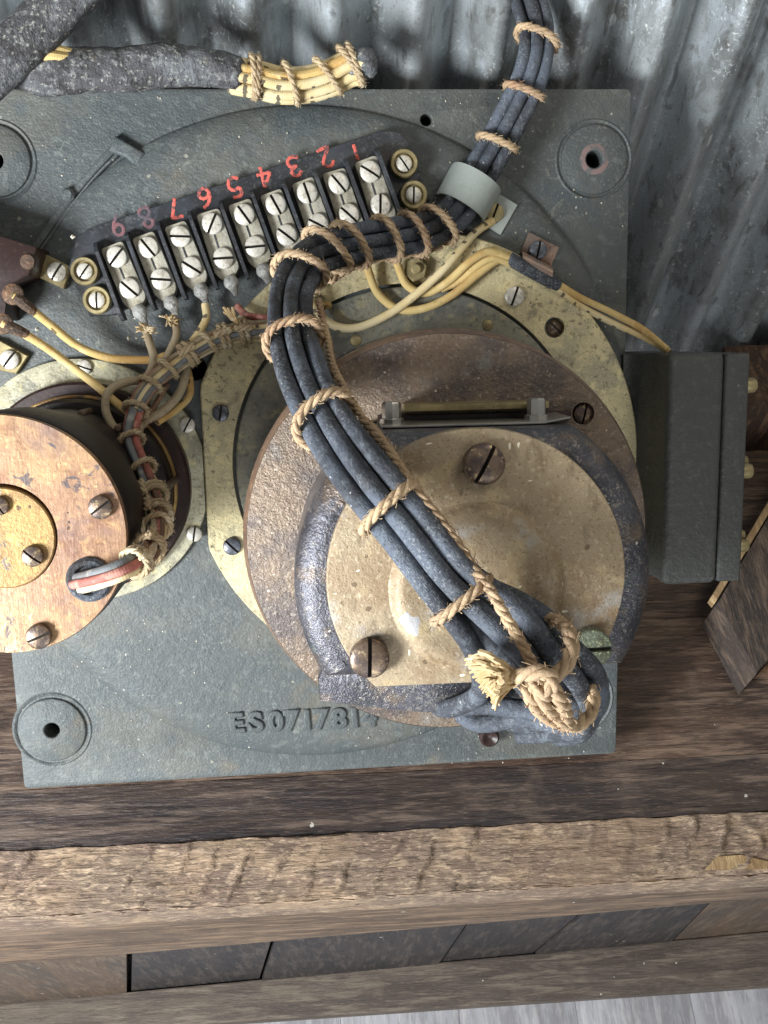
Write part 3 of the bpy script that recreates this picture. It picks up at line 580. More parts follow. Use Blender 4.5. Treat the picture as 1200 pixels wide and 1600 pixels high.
# cast-in rib, its end lug and a pin boss at the upper left
rib = MB(); q = path([(50, 395, 4), (108, 312, -8), (150, 262, -8), (192, 218, -9)], 6); rib.tube(q, .06, n=10, sq=.8)
q = path([(58, 398, 8), (116, 316, -3), (158, 266, -2), (204, 224, -3)], 6); rib.tube(q, .022, n=6)
part(rib, 'cast_rib', M_cast, base)
lug = MB(); lp = [P2(180, 212), P2(228, 240), P2(214, 262), P2(196, 246), P2(170, 236)][::-1]; lug.plate(lp, -.1, .05, .05, 3); part(lug, 'cast_lug', M_cast, base)
m_ = MB(); m_.lathe((BOSS[0][0], BOSS[0][1], 0), [(.23, -.038), (.22, -.034), (.15, -.034)], 24, cap=False); part(m_, 'primer_ring', M_primer, base, label='worn pinkish primer around the bolt hole')
pin = MB(); p = at(106, 304); pin.lathe((p.x, p.y, -.1), [(.11, 0), (.10, .1), (.06, .14), (0, .14)], 20); part(pin, 'cast_pin', M_cast, base)
pin = MB(); p = at(763, 1148); pin.lathe((p.x, p.y, 0), [(.17, 0), (.17, .12), (.13, .17), (.06, .13), (0, .1)], 24); part(pin, 'plug', M_bakeb, base)
# raised cast number
def text_mesh(txt, size, ext, bev, offset=0.):
    cu = bpy.data.curves.new('t', 'FONT'); cu.body = txt; cu.size = size; cu.extrude = ext; cu.bevel_depth = bev; cu.bevel_resolution = 2; cu.offset = offset
    cu.space_character = 1.0; o = bpy.data.objects.new('t', cu); COL.objects.link(o); bpy.context.view_layer.update()
    dg = bpy.context.evaluated_depsgraph_get(); me = bpy.data.meshes.new_from_object(o.evaluated_get(dg)); bpy.data.objects.remove(o); return me
tpos = [(370, 'E', 0), (400, 'S', 0), (431, '0', 0), (457, '7', 0), (480, '1', 0), (503, '7', 0), (530, '8', 0), (554, '1', 0), (576, '4', 0)]
for x, ch, _ in tpos:
    y = 1129-(x-370)*.045
    me = text_mesh(ch, 46*S/100, .012*S, .024*S, .004*S); me.materials.clear(); me.materials.append(M_cast)
    xs_ = [v.co.x for v in me.vertices]; ys_ = [v.co.y for v in me.vertices]; cx_, cy_ = (min(xs_)+max(xs_))/2, (min(ys_)+max(ys_))/2
    for v in me.vertices: v.co.x = (v.co.x-cx_)*1.08; v.co.y -= cy_
    o = bpy.data.objects.new('raised_letter' if ch in 'ES' else 'raised_numeral', me); COL.objects.link(o); o.parent = base
    fr_, loc_ = FR[base.name]; o.matrix_basis = Matrix.Translation((at(x, y, 9)-loc_)*S) @ Matrix.Rotation(math.radians(3+random.uniform(-1.5, 1.5)), 4, 'Z')
# ================================================================== LEFT MOTOR
AL = at(5, 838, 385)
KL = pu(5, 838, 385)/pu(500, 540, 385)
lm = thing('small_motor', 'bronze drum shaped motor with round end disc, cut off by the left edge', 'motor', (AL.x, AL.y, .1))
fc = P2(135, 752, 12); flp = []
for i in range(140):
    a = 2*PI*i/140; Rf = 193*pu(135, 752, 12); x = fc[0]+Rf*math.cos(a); y = fc[1]+Rf*math.sin(a); flp.append((min(x, fc[0]+Rf*.965), y))
m_ = MB(); m_.plate(flp, .08, .2, .025, 2, holes=()); flange_ = part(m_, 'flange', M_flange, lm)
m_ = MB(); m_.lathe((AL.x+.12, AL.y+.06, 0), [(r*KL, z) for r, z in [(1.64, .2), (1.64, .36), (1.6, .4), (1.3, .4)]], 96); part(m_, 'base_ring', M_bakeb, lm)
m_ = MB(); m_.lathe((AL.x+.1, AL.y+.04, 0), [(r*KL, z) for r, z in [(1.47, .4), (1.47, .47), (1.45, .49), (1.43, .49), (1.42, .46)]], 96, cap=False); part(m_, 'brass_ring', M_hub, lm)
m_ = MB(); m_.lathe((AL.x+.1, AL.y+.04, 0), [(r*KL, z) for r, z in [(1.42, .4), (1.42, .75), (1.38, .8), (1.2, .8)]], 96); part(m_, 'shadowed_clamp_ring', M_drum, lm)  # black colour carries the shadow between drum and flange
m_ = MB(); m_.lathe((AL.x, AL.y, 0), [(r*KL, z) for r, z in [(1.33, .55), (1.33, 2.6), (1.47, 2.65), (1.48, 3.5), (1.45, 3.62), (1.3, 3.65)]], 96); part(m_, 'drum', M_drum, lm)
m_ = MB(); m_.lathe((AL.x, AL.y, 0), [(r*KL, z) for r, z in [(1.40, 3.62), (1.44, 3.66), (1.465, 3.80), (1.45, 3.85), (.64, 3.85), (.64, 3.5)]], 128, cap=False); disc_ = part(m_, 'end_disc', M_disc, lm)
hc = at(-2, 842, 385)
m_ = MB(); m_.lathe((AL.x, AL.y-.02, 0), [(r*KL, z) for r, z in [(.615, 3.6), (.615, 3.86), (.6, 3.875), (0, 3.875)]], 80, cap=False); hub_ = part(m_, 'hub_plate', M_hub, lm)
for (x, y, r, sl) in ((158, 792, 19, 35), (62, 993, 20, 22)): screw(SC_bronze, 'disc_screw', disc_, x, y, 386, r, sl)
for (x, y, r, sl) in ((52, 868, 17, -40), (0, 790, 15, -60)): screw(SC_bronze, 'hub_screw', hub_, x, y, 388, r, sl)
for (x, y, sl) in ((293, 664, 60), (304, 834, 80), (132, 574, -20)): screw(SC_steel, 'flange_screw', flange_, x, y, 20, 12, sl)
for (x, y) in ((130, 646), (187, 668), (262, 760)):
    m_ = MB(); p = at(x, y, 120); m_.tube([V((p.x, p.y, .4)), V((p.x, p.y, 1.3))], .06, n=12); part(m_, 'standoff', M_bronzes, lm)
gp = at(140, 905, 385); m_ = MB()
m_.lathe((gp.x, gp.y, 3.83), [(.27, 0), (.275, .05), (.24, .085), (.19, .08), (.16, .03), (0, .02)], 36); part(m_, 'rubber_grommet', M_cable, lm)
# ================================================================== RIGHT MOTOR
AM = at(701, 839, 430); GC = P2(640, 724, 14)
mm_ = thing('large_motor', 'large bronze motor with D shaped end casting and round brass cover, lashed with black cables', 'motor', (AM.x, AM.y, .1))
pc = P2(650, 722, 14); lp = []
for i in range(200):
    a = 2*PI*i/200; Rp = 345*pu(650, 722); x = pc[0]+Rp*math.cos(a); y = pc[1]+Rp*math.sin(a); lp.append((max(x, pc[0]-Rp*.935), y))
RG = 270*pu(640, 724, 14)
hp = P2(866, 512, 20); HOLES = [(hp[0], hp[1], .15)]
m_ = MB(); top = [m_.v((x, y, .22)) for x, y in inset(lp, .02)]; mid = [m_.v((x, y, .2)) for x, y in lp]; bot = [m_.v((x, y, .085)) for x, y in lp]
m_.strip(bot, mid); m_.strip(mid, top)
inn = [m_.v((x, y, .22)) for x, y in circ(GC[0], GC[1], RG+.03, 120)]; inn2 = [m_.v((x, y, .1)) for x, y in circ(GC[0], GC[1], RG+.03, 120)]; m_.strip(inn, inn2)
hl = [m_.v((x, y, .22)) for x, y in circ(hp[0], hp[1], .16, 24)]; hl2 = [m_.v((x, y, .02)) for x, y in circ(hp[0], hp[1], .16, 24)]; m_.strip(hl, hl2)
m_.fill([top, inn, hl]); ring_ = part(m_, 'mounting_ring', M_brassp, mm_)
m_ = MB(); m_.lathe((GC[0], GC[1], 0), [(RG-.025, .1), (RG-.025, .215), (RG-.045, .23), (1.9, .23)], 120, cap=False); part(m_, 'inner_plate', M_inner, mm_)
RB = 316*pu(701, 839, 420)
m_ = MB(); m_.lathe((AM.x, AM.y, 0), [(RB-.04, .22), (RB-.04, .34), (RB-.08, .36), (RB-.08, 3.5), (RB-.05, 3.55), (RB-.05, 3.8)], 120, cap=False); part(m_, 'motor_body', M_bell, mm_)
m_ = MB(); m_.lathe((AM.x, AM.y, 0), [(RB-.2, 3.6), (RB-.04, 3.62), (RB, 3.68), (RB, 4.1), (RB-.015, 4.16), (RB-.055, 4.30), (RB-.06, 4.31)], 144, cap=False); part(m_, 'bezel_rim', M_rim, mm_)
m_ = MB(); cr = at(911, 646, 430)
lo_ = circ(AM.x, AM.y, RB-.06, 144); m_.plate(lo_, 4.0, 4.312, .012, 2, holes=[(cr.x, cr.y, .13)], back=False); part(m_, 'bezel_face', M_bezel, mm_)
m_ = MB(); m_.lathe((cr.x, cr.y, 4.16), [(.14, 0), (0, 0)], 24, cap=False); part(m_, 'counterbore', M_hole, mm_)
screw(SC_bronze, 'bezel_screw', mm_, 911, 646, 419, 16, 78)
# end casting: D shape with rounded shoulder
def dshape(cx, cy, R, ylo, yhi, n=160, xr=None):
    out = []
    for i in range(n):
        a = 2*PI*i/n; x = cx+R*math.cos(a); y = cy+R*math.sin(a)
        if y < ylo: y = ylo
        if y > yhi: y = yhi
        if xr is not None and x > xr: x = xr
        if not out or (V((x, y))-V(out[-1])).length > .012: out.append((x, y))
    # add true corners
    return out
def dcorner(cx, cy, R, ylo, yhi, n=120, r=.08):
    a_lo = math.asin((ylo-cy)/R); a_hi = math.asin(min(1, (yhi-cy)/R)); out = []
    for i in range(n+1): a = a_lo+(a_hi-a_lo)*i/n; out.append((cx+R*math.cos(a), cy+R*math.sin(a)))
    for i in range(n+1): a = PI-a_hi+(a_lo-(-0)+0-(-a_hi) if False else (PI-a_lo-(PI-a_hi)))*i/n; out.append((cx+R*math.cos(a), cy+R*math.sin(a)))
    return out
HE = 560
ce = at(745, 910, HE); Re = 283*pu(745, 910, HE); ylo = at(740, 1056, HE).y; yhi = at(740, 673, HE).y
m_ = MB(); m_.plate(dcorner(ce.x, ce.y, Re, ylo, yhi), 4.31, 5.62, .28, 6); part(m_, 'end_casting', M_bell, mm_, ang=50)
# lower skirt under the casting
sk = [at(497, 1062, 470), at(500, 1096, 470), at(570, 1104, 470), at(640, 1112, 470), at(760, 1120, 470), at(880, 1104, 470), at(935, 1072, 470), at(935, 1000, 470), at(520, 1000, 470)]
m_ = MB(); m_.plate([(p.x, p.y) for p in sk], 4.31, 4.72, .04, 2); part(m_, 'casting_skirt', M_bell, mm_)
# brass cover with flat lower edge
HP = 566; cp = at(746, 905, HP+6); Rc = 234*pu(746, 905, HP+6); yl = at(740, 1068, HP+6).y; 
m_ = MB(); m_.plate(dcorner(cp.x, cp.y, Rc, yl, cp.y+Rc*.9985), 5.58, 5.70, .02, 2); cover_ = part(m_, 'cover_plate', M_cover, mm_)
cb = at(750, 928, 590)
m_ = MB(); m_.lathe((cb.x, cb.y, 0), [(.94, 5.69), (.91, 5.705), (.87, 5.75), (.82, 5.79), (.76, 5.805), (.70, 5.80), (.5, 5.79), (0, 5.785)], 96, cap=False); part(m_, 'raised_boss', M_cover, cover_, ang=60)
for (x, y, r, sl, me) in ((755, 724, 32, 62, SC_bronze), (577, 1026, 31, 88, SC_bronze), (921, 1008, 30, 0, SC_pat)):
    screw(me, 'cover_screw', cover_, x, y, 572, r, sl)
# spring strip in the slot above the casting
z0 = 431
def bxp(mb, x0, y0, x1, y1, h0, h1, bev=.01):
    a = at(x0, y1, h0); b = at(x1, y0, h0); mb.box((a.x, a.y, h0/100), (b.x, b.y, h1/100), bev)
m_ = MB(); bxp(m_, 628, 624, 846, 640, z0, 470, .02); part(m_, 'brass_bar', M_clip, mm_)
m_ = MB(); bxp(m_, 590, 641, 890, 662, z0, 440, .01); part(m_, 'slot_plate', M_bakeb, mm_)
y_ = at(720, 664, 515).y
m_ = MB(); xa = at(597, 660, 515).x; xb = at(853, 660, 515).x; xc = at(893, 657, 515).x
m_.box((xa, y_-.012, 4.32), (xb, y_+.012, 5.15), .004)
q = [(xb, y_-.012), (xc, y_+.035), (xc, y_+.055), (xb, y_+.012)]; m_.plate(q, 4.32, 5.12, .004, 1); part(m_, 'spring_strip', M_spring, mm_)
for x in (612, 838):
    p = at(x, 650, 485); ax_ = V((0, 1, 0)); m_ = MB()
    m_.lathe((p.x, y_+.012, 4.85), [(.13, 0), (.13, .05), (.105, .06), (.105, .21), (.09, .235), (0, .235)], 8, axis=ax_); part(m_, 'strip_screw', M_spring, mm_)
# ring hardware
screw(SC_blue, 'ring_screw', ring_, 345, 645, 22, 13, 80); screw(SC_blue, 'ring_screw', ring_, 363, 853, 22, 14, -45); screw(SC_steel, 'ring_screw', ring_, 803, 463, 22, 15, 70)
screw(SC_bronze, 'ring_screw', ring_, 866, 512, 4, 13, -45)
p = at(648, 422, 22); m_ = MB(); m_.lathe((p.x, p.y, .2), [(.22, 0), (.22, .04), (.2, .05)], 28)
hexa = [(p.x+.19*math.cos(PI/3*k+.3), p.y+.19*math.sin(PI/3*k+.3)) for k in range(6)]; m_.plate(hexa, .24, .4, .02, 1); m_.lathe((p.x, p.y, .4), [(.08, 0), (.08, .05), (.06, .07), (0, .07)], 16); part(m_, 'ring_nut', M_steel_u if False else M_clip, mm_)
for (x, y) in ((762, 508), (556, 532)):
    p = at(x, y, 23); m_ = MB(); m_.lathe((p.x, p.y, .225), [(.09, 0), (.08, .02), (.03, .035), (0, .035)], 20); part(m_, 'rivet', M_clip, mm_)
# ================================================================== JUNCTION BOX
HB = 130
a = at(1046, 552, HB); b = at(1120, 912, HB); b2 = at(1158, 912, HB)
jb = thing('junction_box', 'dark grey cast box bolted on the right side of the casting plate', 'box', (a.x, (a.y+b.y)/2, -1.6))
m_ = MB(); m_.plate(rounded([(a.x, b.y), (b.x, b.y), (b.x, a.y), (a.x, a.y)], .12), -1.7, HB/100, .1, 5); part(m_, 'box_body', M_box, jb)
m_ = MB(); m_.plate(rounded([(b.x+.004, b.y+.02), (b2.x, b.y+.02), (b2.x, a.y-.02), (b.x+.004, a.y-.02)], .06), -1.72, HB/100-.015, .05, 4); part(m_, 'side_lid', M_box, jb)
# fillet web between plate and box
m_ = MB(); pa = at(985, 552, 0); prof = []
x0 = 4.84; x1 = a.x+.06
for i in range(12):
    t = i/11; xx = x0+(x1-x0)*t; zz = .02+(HB/100-.35)*(t**2.6); prof.append((xx, zz))
A_ = [m_.v((x, a.y-.02, z)) for x, z in prof]; B_ = [m_.v((x, b.y+.02, z)) for x, z in prof]; C_ = [m_.v((x, a.y-.02, -.4)) for x, z in prof]; D_ = [m_.v((x, b.y+.02, -.4)) for x, z in prof]
m_.strip(A_, B_, False); m_.strip(A_, C_, False); m_.strip(B_, D_, False); part(m_, 'web', M_box, jb)
for (x, y, h, r) in ((1166, 602, 108, .115), (1158, 736, 108, .115), (1160, 720, 90, .09), (1150, 853, 106, .10), (1150, 836, 92, .08)):
    p = at(x, y, h); m_ = MB(); m_.lathe((b2.x-.02, p.y, h/100), [(r*.95, 0), (r, .03), (r, .17), (r*.85, .20), (0, .20)], 24, axis=V((1, 0, 0))); part(m_, 'lid_screw', M_clip, jb)
# ================================================================== TERMINAL BLOCK
tbk = thing('terminal_block', 'black bakelite terminal block with red painted numbers and nine metal tabs', 'terminal block', at(380, 380, 0))
E = V((49.4, -16.6)); 
def tp(px, py, h): return at(px, py, h)
o2 = [(107, 420), (120, 370), (140, 357), (596, 204), (622, 206), (640, 222), (642, 240), (672, 312), (655, 322), (640, 318), (206, 478), (178, 492), (140, 494)]
m_ = MB(); m_.plate([P2(x, y, 22) for x, y in o2][::-1], .06, .24, .025, 2); part(m_, 'block_base', M_bake, tbk)
for i in range(10):
    t0 = V((143, 376))+E*i; b0 = t0+V((46, 124)); A_ = tp(t0.x, t0.y, 58); B_ = tp(b0.x, b0.y, 58); d = (B_-A_).normalized(); nrm = V((-d.y, d.x, 0))*.026
    m_ = MB(); q = []
    pr = [(0, .24), (.0, .36), (.08, .48), (.16, .52), ((B_-A_).length-.10, .52), ((B_-A_).length, .46), ((B_-A_).length, .2)]
    f1 = [m_.v((A_.x+d.x*s_+nrm.x, A_.y+d.y*s_+nrm.y, z)) for s_, z in pr]; f2 = [m_.v((A_.x+d.x*s_-nrm.x, A_.y+d.y*s_-nrm.y, z)) for s_, z in pr]
    m_.f(f1); m_.f(f2[::-1]); m_.strip(f1, f2); part(m_, 'divider', M_bake, tbk, ang=20)
TOP = [(183, 402), (232, 387), (282, 370), (332, 350), (382, 336), (431, 320), (480, 302), (529, 287), (578, 269)]
BOT = [(203, 451), (252, 437), (300, 418), (349, 404), (399, 386), (448, 368), (497, 351), (545, 336), (594, 321)]
SL = [50, -52, -2, 65, -55, -62, -72, -50, -32]; SB = [-42, -4, -33, 3, 5, -38, -28, -42, 88]
random.seed(5)
lug_n = []
for i in range(9):
    t, b_ = V(TOP[i]), V(BOT[i]); d = (b_-t).normalized(); e = V((d.y, -d.x))
    if e.x < 0: e = -e
    pts = []
    w = 19.5
    c0 = t-d*22; c1 = b_+d*20; c2 = b_+d*36
    raw = [c0-e*w, c0+e*w*.9, c1+e*w, c2+e*6, c2-e*9, c1-e*w]
    raw = [P2(p.x+random.uniform(-1, 1), p.y+random.uniform(-1, 1), 34) for p in raw]
    if sum((raw[k][0]*raw[(k+1) % 6][1]-raw[(k+1) % 6][0]*raw[k][1]) for k in range(6)) < 0: raw = raw[::-1]
    m_ = MB(); m_.plate(rounded(raw, .06, 3), .2, .37, .02, 2); tab = part(m_, 'terminal_tab', M_zinc, tbk)
    m_ = MB(); s0 = t+(b_-t)*.22-e*2; s1 = t+(b_-t)*.78-e*2; q = path([(s0.x, s0.y, 36), (s1.x, s1.y, 36)], 2); m_.tube(q, .022, n=6, sq=.9); part(m_, 'tab_groove', M_bake, tab)
    screw(SC_steel, 'terminal_screw', tab, t.x, t.y, 36, 16.5, SL[i]); screw(SC_steel, 'terminal_screw', tab, b_.x, b_.y, 36, 16.5, SB[i])
    # solder lug
    if i < 6:
        g = b_+d*32; k = b_+d*58+V((2, 0)); m_ = MB(); q = path([(g.x, g.y, 40), ((g.x+k.x)/2, (g.y+k.y)/2, 44), (k.x, k.y, 36)], 5); m_.tube(q, [.09, .105, .11, .115, .11, .1, .08, .068, .056, .05, .045], n=12, sq=.7)
        part(m_, 'solder_lug', M_solder, tab)
for (x, y, sl) in ((133, 424, 52), (152, 469, 88), (631, 256, -55), (646, 305, 88)):
    p = at(x, y, 30); m_ = MB(); m_.lathe((p.x, p.y, .2), [(.21, 0), (.21, .14), (.195, .17), (.155, .17), (.145, .10), (0, .09)], 36); cw_ = part(m_, 'cup_washer', M_clip, tbk)
    screw(SC_steel, 'mounting_screw', cw_, x, y, 30, 12.5, sl)
# hand painted numerals (upside down in the photograph: block mounted inverted)
G = {'1': [[(.5, 0), (.52, 1)]], '2': [[(.15, .78), (.3, .97), (.6, .97), (.75, .75), (.6, .5), (.2, .05), (.85, .05)]],
     '3': [[(.2, .85), (.45, 1), (.75, .85), (.7, .6), (.4, .52), (.75, .42), (.8, .15), (.5, 0), (.15, .12)]],
     '4': [[(.62, 0), (.62, 1)], [(.62, 1), (.1, .35), (.9, .35)]],
     '5': [[(.8, .97), (.3, .97), (.25, .6), (.6, .62), (.82, .4), (.7, .08), (.4, 0), (.15, .12)]],
     '6': [[(.75, .95), (.4, .75), (.2, .4), (.3, .05), (.6, 0), (.82, .25), (.65, .48), (.35, .45), (.22, .3)]],
     '7': [[(.2, .95), (.85, .95), (.45, 0)]], '8': [[(.5, .52), (.25, .7), (.35, .97), (.65, .97), (.75, .72), (.5, .52), (.2, .3), (.3, .02), (.7, .02), (.82, .28), (.5, .52)]],
     '9': [[(.75, .6), (.5, .45), (.25, .6), (.3, .92), (.6, 1), (.78, .8), (.72, .4), (.4, 0)]]}
NP = [('9', 184, 352), ('8', 229, 340), ('7', 275, 326), ('6', 321, 310), ('5', 367, 293), ('4', 413, 276), ('3', 460, 260), ('2', 509, 246), ('1', 556, 238)]
for ch, x, y in NP:
    m_ = MB(); rot = math.radians(180+17+random.uniform(-6, 4)); c_ = at(x, y, 24); sz = .28 if ch != '1' else .22
    for st in G[ch]:
        q = catmull([V(((u-.5)*sz*.9, (v-.5)*sz, 0)) for u, v in st], 5) if ch not in '147' else [V(((u-.5)*sz*.9, (v-.5)*sz, 0)) for u, v in st]
        if ch in '147': q = resample(q, .03)
        q = [V((c_.x+p.x*math.cos(rot)-p.y*math.sin(rot), c_.y+p.x*math.sin(rot)+p.y*math.cos(rot), .243)) for p in q]
        m_.tube(q, .024, n=6, sq=.15, fr=upframes(q), rf=lambda i, a: 1+.18*math.sin(i*2.3))
    part(m_, 'painted_number', M_redf if ch in '98' else M_red, tbk, label=('faded red painted %s' if ch in '98' else 'red painted %s, upside down') % ch)
# ================================================================== CLAMPS, CLIPS, SIDE BLOCK
def saddle(name, label, cat, a, b, wid, h, tabpx, m, sc, slot, sr, scm=SC_steel):
    """strap arched over a cable: a,b = image points where the arch starts/ends (across the cable), wid = width vector in pixels"""
    t = thing(name, label, cat, at(*b)); mb = MB(); A_ = at(*a); B_ = at(*b); W_ = at(b[0]+wid[0], b[1]+wid[1])-at(b[0], b[1])
    prof = []
    for k in range(15):
        u = k/14; ca = PI*u; p = A_.lerp(B_, .5-.5*math.cos(ca)); p = V((p.x, p.y, .09+h*math.sin(ca)**.75)); prof.append(p)
    tab = at(*tabpx); prof += [V((B_.x, B_.y, .12)).lerp(V((tab.x, tab.y, .12)), u) for u in (.15, .5, 1)]
    W_ = V((W_.x, W_.y, 0)); th = .035
    o1 = [mb.v(p-W_*.5) for p in prof]; o2_ = [mb.v(p+W_*.5) for p in prof]; i1 = []; i2 = []
    for k, p in enumerate(prof):
        tt = prof[min(k+1, len(prof)-1)]-prof[max(k-1, 0)]; nn = tt.cross(W_).normalized()
        if nn.z < 0: nn = -nn
        if k == 0: nn = V((nn.x, nn.y, abs(nn.z)))
        i1.append(mb.v(p-W_*.5-nn*th)); i2.append(mb.v(p+W_*.5-nn*th))
    mb.strip(o1, o2_, False); mb.strip(i2, i1, False); mb.strip(i1, o1, False); mb.strip(o2_, i2, False); mb.f((o1[0], o2_[0], i2[0], i1[0])); mb.f((o1[-1], i1[-1], i2[-1], o2_[-1]))
    st_ = part(mb, 'strap', m, t, ang=50)
    screw(scm, 'clamp_screw', st_, sc[0], sc[1], 12, sr, slot); return t
saddle('cable_clamp', 'pale grey strap clamp with brass screw, holding the black cables to the plate', 'clamp', (692, 282, 0), (765, 328, 0), (-26, 46), .62, (793, 345, 0), M_clamp, (772, 333), 68, 14.5, SC_brass)
saddle('copper_clamp', 'small copper strap clamp holding the yellow wires near the top right of the brass ring', 'clamp', (832, 432, 0), (835, 405, 0), (46, 24), .22, (847, 376, 0), M_copper, (840, 391), 78, 14, SC_blue)
def clip(label, quad, sx, sy, sl, h=.12):
    t = thing('metal_clip', label, 'clip', at(sx, sy)); m_ = MB(); lp = [P2(x, y, 12) for x, y in quad]
    if sum((lp[k][0]*lp[(k+1) % len(lp)][1]-lp[(k+1) % len(lp)][0]*lp[k][1]) for k in range(len(lp))) < 0: lp = lp[::-1]
    m_.plate(lp, .085, .085+h, .012, 1); cs_ = part(m_, 'clip_strip', M_clip, t); screw(SC_steel, 'clip_screw', cs_, sx, sy, 8+h*100, 15, sl)
clip('dull brass clip strip with screw beside the brown bakelite block', [(30, 392), (62, 392), (113, 418), (102, 452), (40, 424), (20, 420)], 90, 425, 55)
clip('small square metal clip with screw below the two wire lugs', [(-30, 530), (2, 532), (46, 556), (28, 584), (-30, 572)], 16, 562, 50)
bb = thing('bakelite_block', 'dark brown bakelite block cut off by the left edge', 'block', at(-10, 440)); m_ = MB()
lp = [P2(-120, 330, 60), P2(62, 388, 60), P2(50, 432, 60), P2(18, 448, 60), P2(12, 500, 60), P2(-120, 470, 60)]
m_.plate(lp[::-1], .09, .75, .03, 2); part(m_, 'block_body', M_bakeb, bb)
m_ = MB(); p = at(43, 409, 76); m_.lathe((p.x, p.y, .75), [(.11, 0), (.1, .03), (0, .05)], 20); part(m_, 'block_rivet', M_rust, bb)
SC_rust = screw_mesh('rust_screw', M_rust)
screw(SC_rust, 'block_screw', bb, 22, 460, 92, 16, 20); screw(SC_rust, 'block_screw', bb, 4, 507, 92, 14, 30)
# ================================================================== WIRES
WR = .062
def wire(name, label, pts, r, m, group=None, lug=False, sub=8, cat='wire', lugm=None):
    q = resample(path(pts, sub), .05); t = thing(name, label, cat, q[0], group=group)
    mb = MB(); mb.tube(q, r, n=12, rf=lambda i, a: 1+.05*NZ.noise(V((i*.12, a, r*30)))); part(mb, 'insulation', m, t)
    if lug:
        mb = MB(); p = q[0]; d = (q[1]-q[0]).normalized(); mb.lathe((p.x, p.y, p.z-.04), [(.15, 0), (.15, .05), (.12, .07), (0, .07)], 20)
        mb.tube([p+d*.06, p+d*.22, p+d*.36], [.085, .085, .065], n=10); part(mb, 'ring_lug', lugm or M_rust, t)
    return t
wire('lug_wire', 'yellow cotton wire with black ticks running from the upper ring lug at left', [(20, 460, 98), (45, 480, 92), (80, 508, 75), (120, 540, 60), (165, 558, 50), (205, 562, 46), (240, 562, 50), (262, 555, 50)], WR, M_clothy, lug=True)
wire('lug_wire', 'orange stained cotton wire running from the lower ring lug at left', [(4, 506, 98), (35, 520, 92), (75, 545, 80), (115, 575, 70), (150, 602, 80), (185, 632, 100), (215, 655, 110)], WR, M_cloth, lug=True)
wire('terminal_wire', 'frayed wire from tab 9 that loops down to the left', [(224, 505, 34), (232, 530, 40), (240, 562, 55), (228, 590, 70), (195, 598, 82), (170, 612, 95), (165, 640, 110), (178, 668, 118), (200, 690, 130)], WR, M_clothd)
wire('terminal_wire', 'frayed wire from tab 8 joining the small harness', [(270, 492, 34), (276, 522, 42), (264, 552, 55), (250, 580, 70)], WR*.95, M_clothd)
wire('terminal_wire', 'short wire from tab 7 joining the small harness', [(320, 474, 34), (322, 498, 40), (308, 524, 50), (290, 546, 60)], WR*.95, M_clotht)
wire('terminal_wire', 'red wire from tab 6 passing under the black cables', [(370, 478, 36), (385, 492, 42), (410, 496, 50), (450, 498, 50)], WR*.85, M_pink)
wire('looped_wire', 'brown cotton wire looping out to the right of the small harness', [(292, 545, 50), (290, 585, 55), (278, 618, 62), (252, 644, 78), (222, 662, 105), (212, 690, 130)], WR*1.05, M_clothd)
wire('looped_wire', 'ochre cotton wire on the outside of the small loop', [(288, 560, 30), (296, 590, 34), (296, 618, 40), (275, 640, 55), (245, 660, 80)], WR*.9, M_clothy)
wire('looped_wire', 'twisted bare braid hanging inside the small loop', [(262, 600, 60), (250, 620, 70), (236, 645, 85), (226, 665, 100)], WR*.7, M_clothb)
# fraying at the cut ends on tabs 8 and 9
m_ = MB(); random.seed(11)
for (x, y) in ((224, 512), (270, 502), (262, 498), (232, 520)):
    for k in range(16):
        a = random.uniform(0, 2*PI); l = random.uniform(6, 16); q = path([(x, y, 36), (x+l*.5*math.cos(a), y+l*.5*math.sin(a), 44), (x+l*math.cos(a), y+l*math.sin(a)*.8, random.uniform(30, 50))], 3); m_.tube(q, .011, n=4)
solo(m_, 'frayed_insulation', M_fray, 'frayed cotton threads around the lugs of tabs 8 and 9', 'threads', at(250, 505), kind='stuff')
GY = 'yellow wires under the black cables'
wire('yellow_wire', 'yellow wire hanging lowest from the black cables towards the copper clamp', [(566, 385, 70), (574, 418, 46), (590, 458, 36), (622, 483, 36), (662, 482, 40), (705, 462, 42), (745, 430, 40), (775, 408, 34), (798, 400, 30)], WR, M_cloth, GY)
wire('yellow_wire', 'yellow wire passing right beside the hex nut on the ring', [(612, 380, 70), (622, 415, 46), (636, 446, 36), (665, 458, 36), (700, 440, 40), (735, 408, 46), (765, 393, 44), (798, 404, 30)], WR, M_cloth, GY)
wire('yellow_wire', 'yellow wire with a short outer bend just left of the copper clamp', [(690, 452, 30), (715, 440, 34), (745, 416, 40), (770, 404, 40), (800, 412, 28)], WR*.9, M_cloth, GY)
wire('tracer_wire', 'cream wire with black ticks crossing the brass ring up to the grey clamp', [(470, 440, 60), (492, 482, 50), (520, 508, 40), (558, 512, 38), (605, 492, 42), (650, 460, 50), (690, 424, 50), (722, 388, 40), (744, 362, 26), (770, 345, 14)], WR*1.05, M_clotht)
wire('tracer_wire', 'short yellow wire end between black cables and brass ring', [(470, 470, 46), (498, 478, 34), (516, 476, 28)], WR*.9, M_clothy)
sl = wire('wire_sleeve', 'short black sleeve over the yellow wires under the copper clamp', [(796, 404, 30), (820, 418, 24), (845, 432, 22), (872, 446, 22)], .105, M_cable, cat='sleeve')
wire('box_wire', 'upper yellow wire from the copper clamp to the grey box', [(862, 437, 22), (905, 464, 22), (955, 488, 24), (1005, 515, 40), (1042, 546, 70)], .052, M_cloth, 'pair of wires to the junction box')
wire('box_wire', 'lower yellow wire from the copper clamp to the grey box', [(862, 447, 22), (900, 474, 20), (950, 501, 20), (1005, 526, 36), (1046, 550, 66)], .052, M_clotht, 'pair of wires to the junction box')
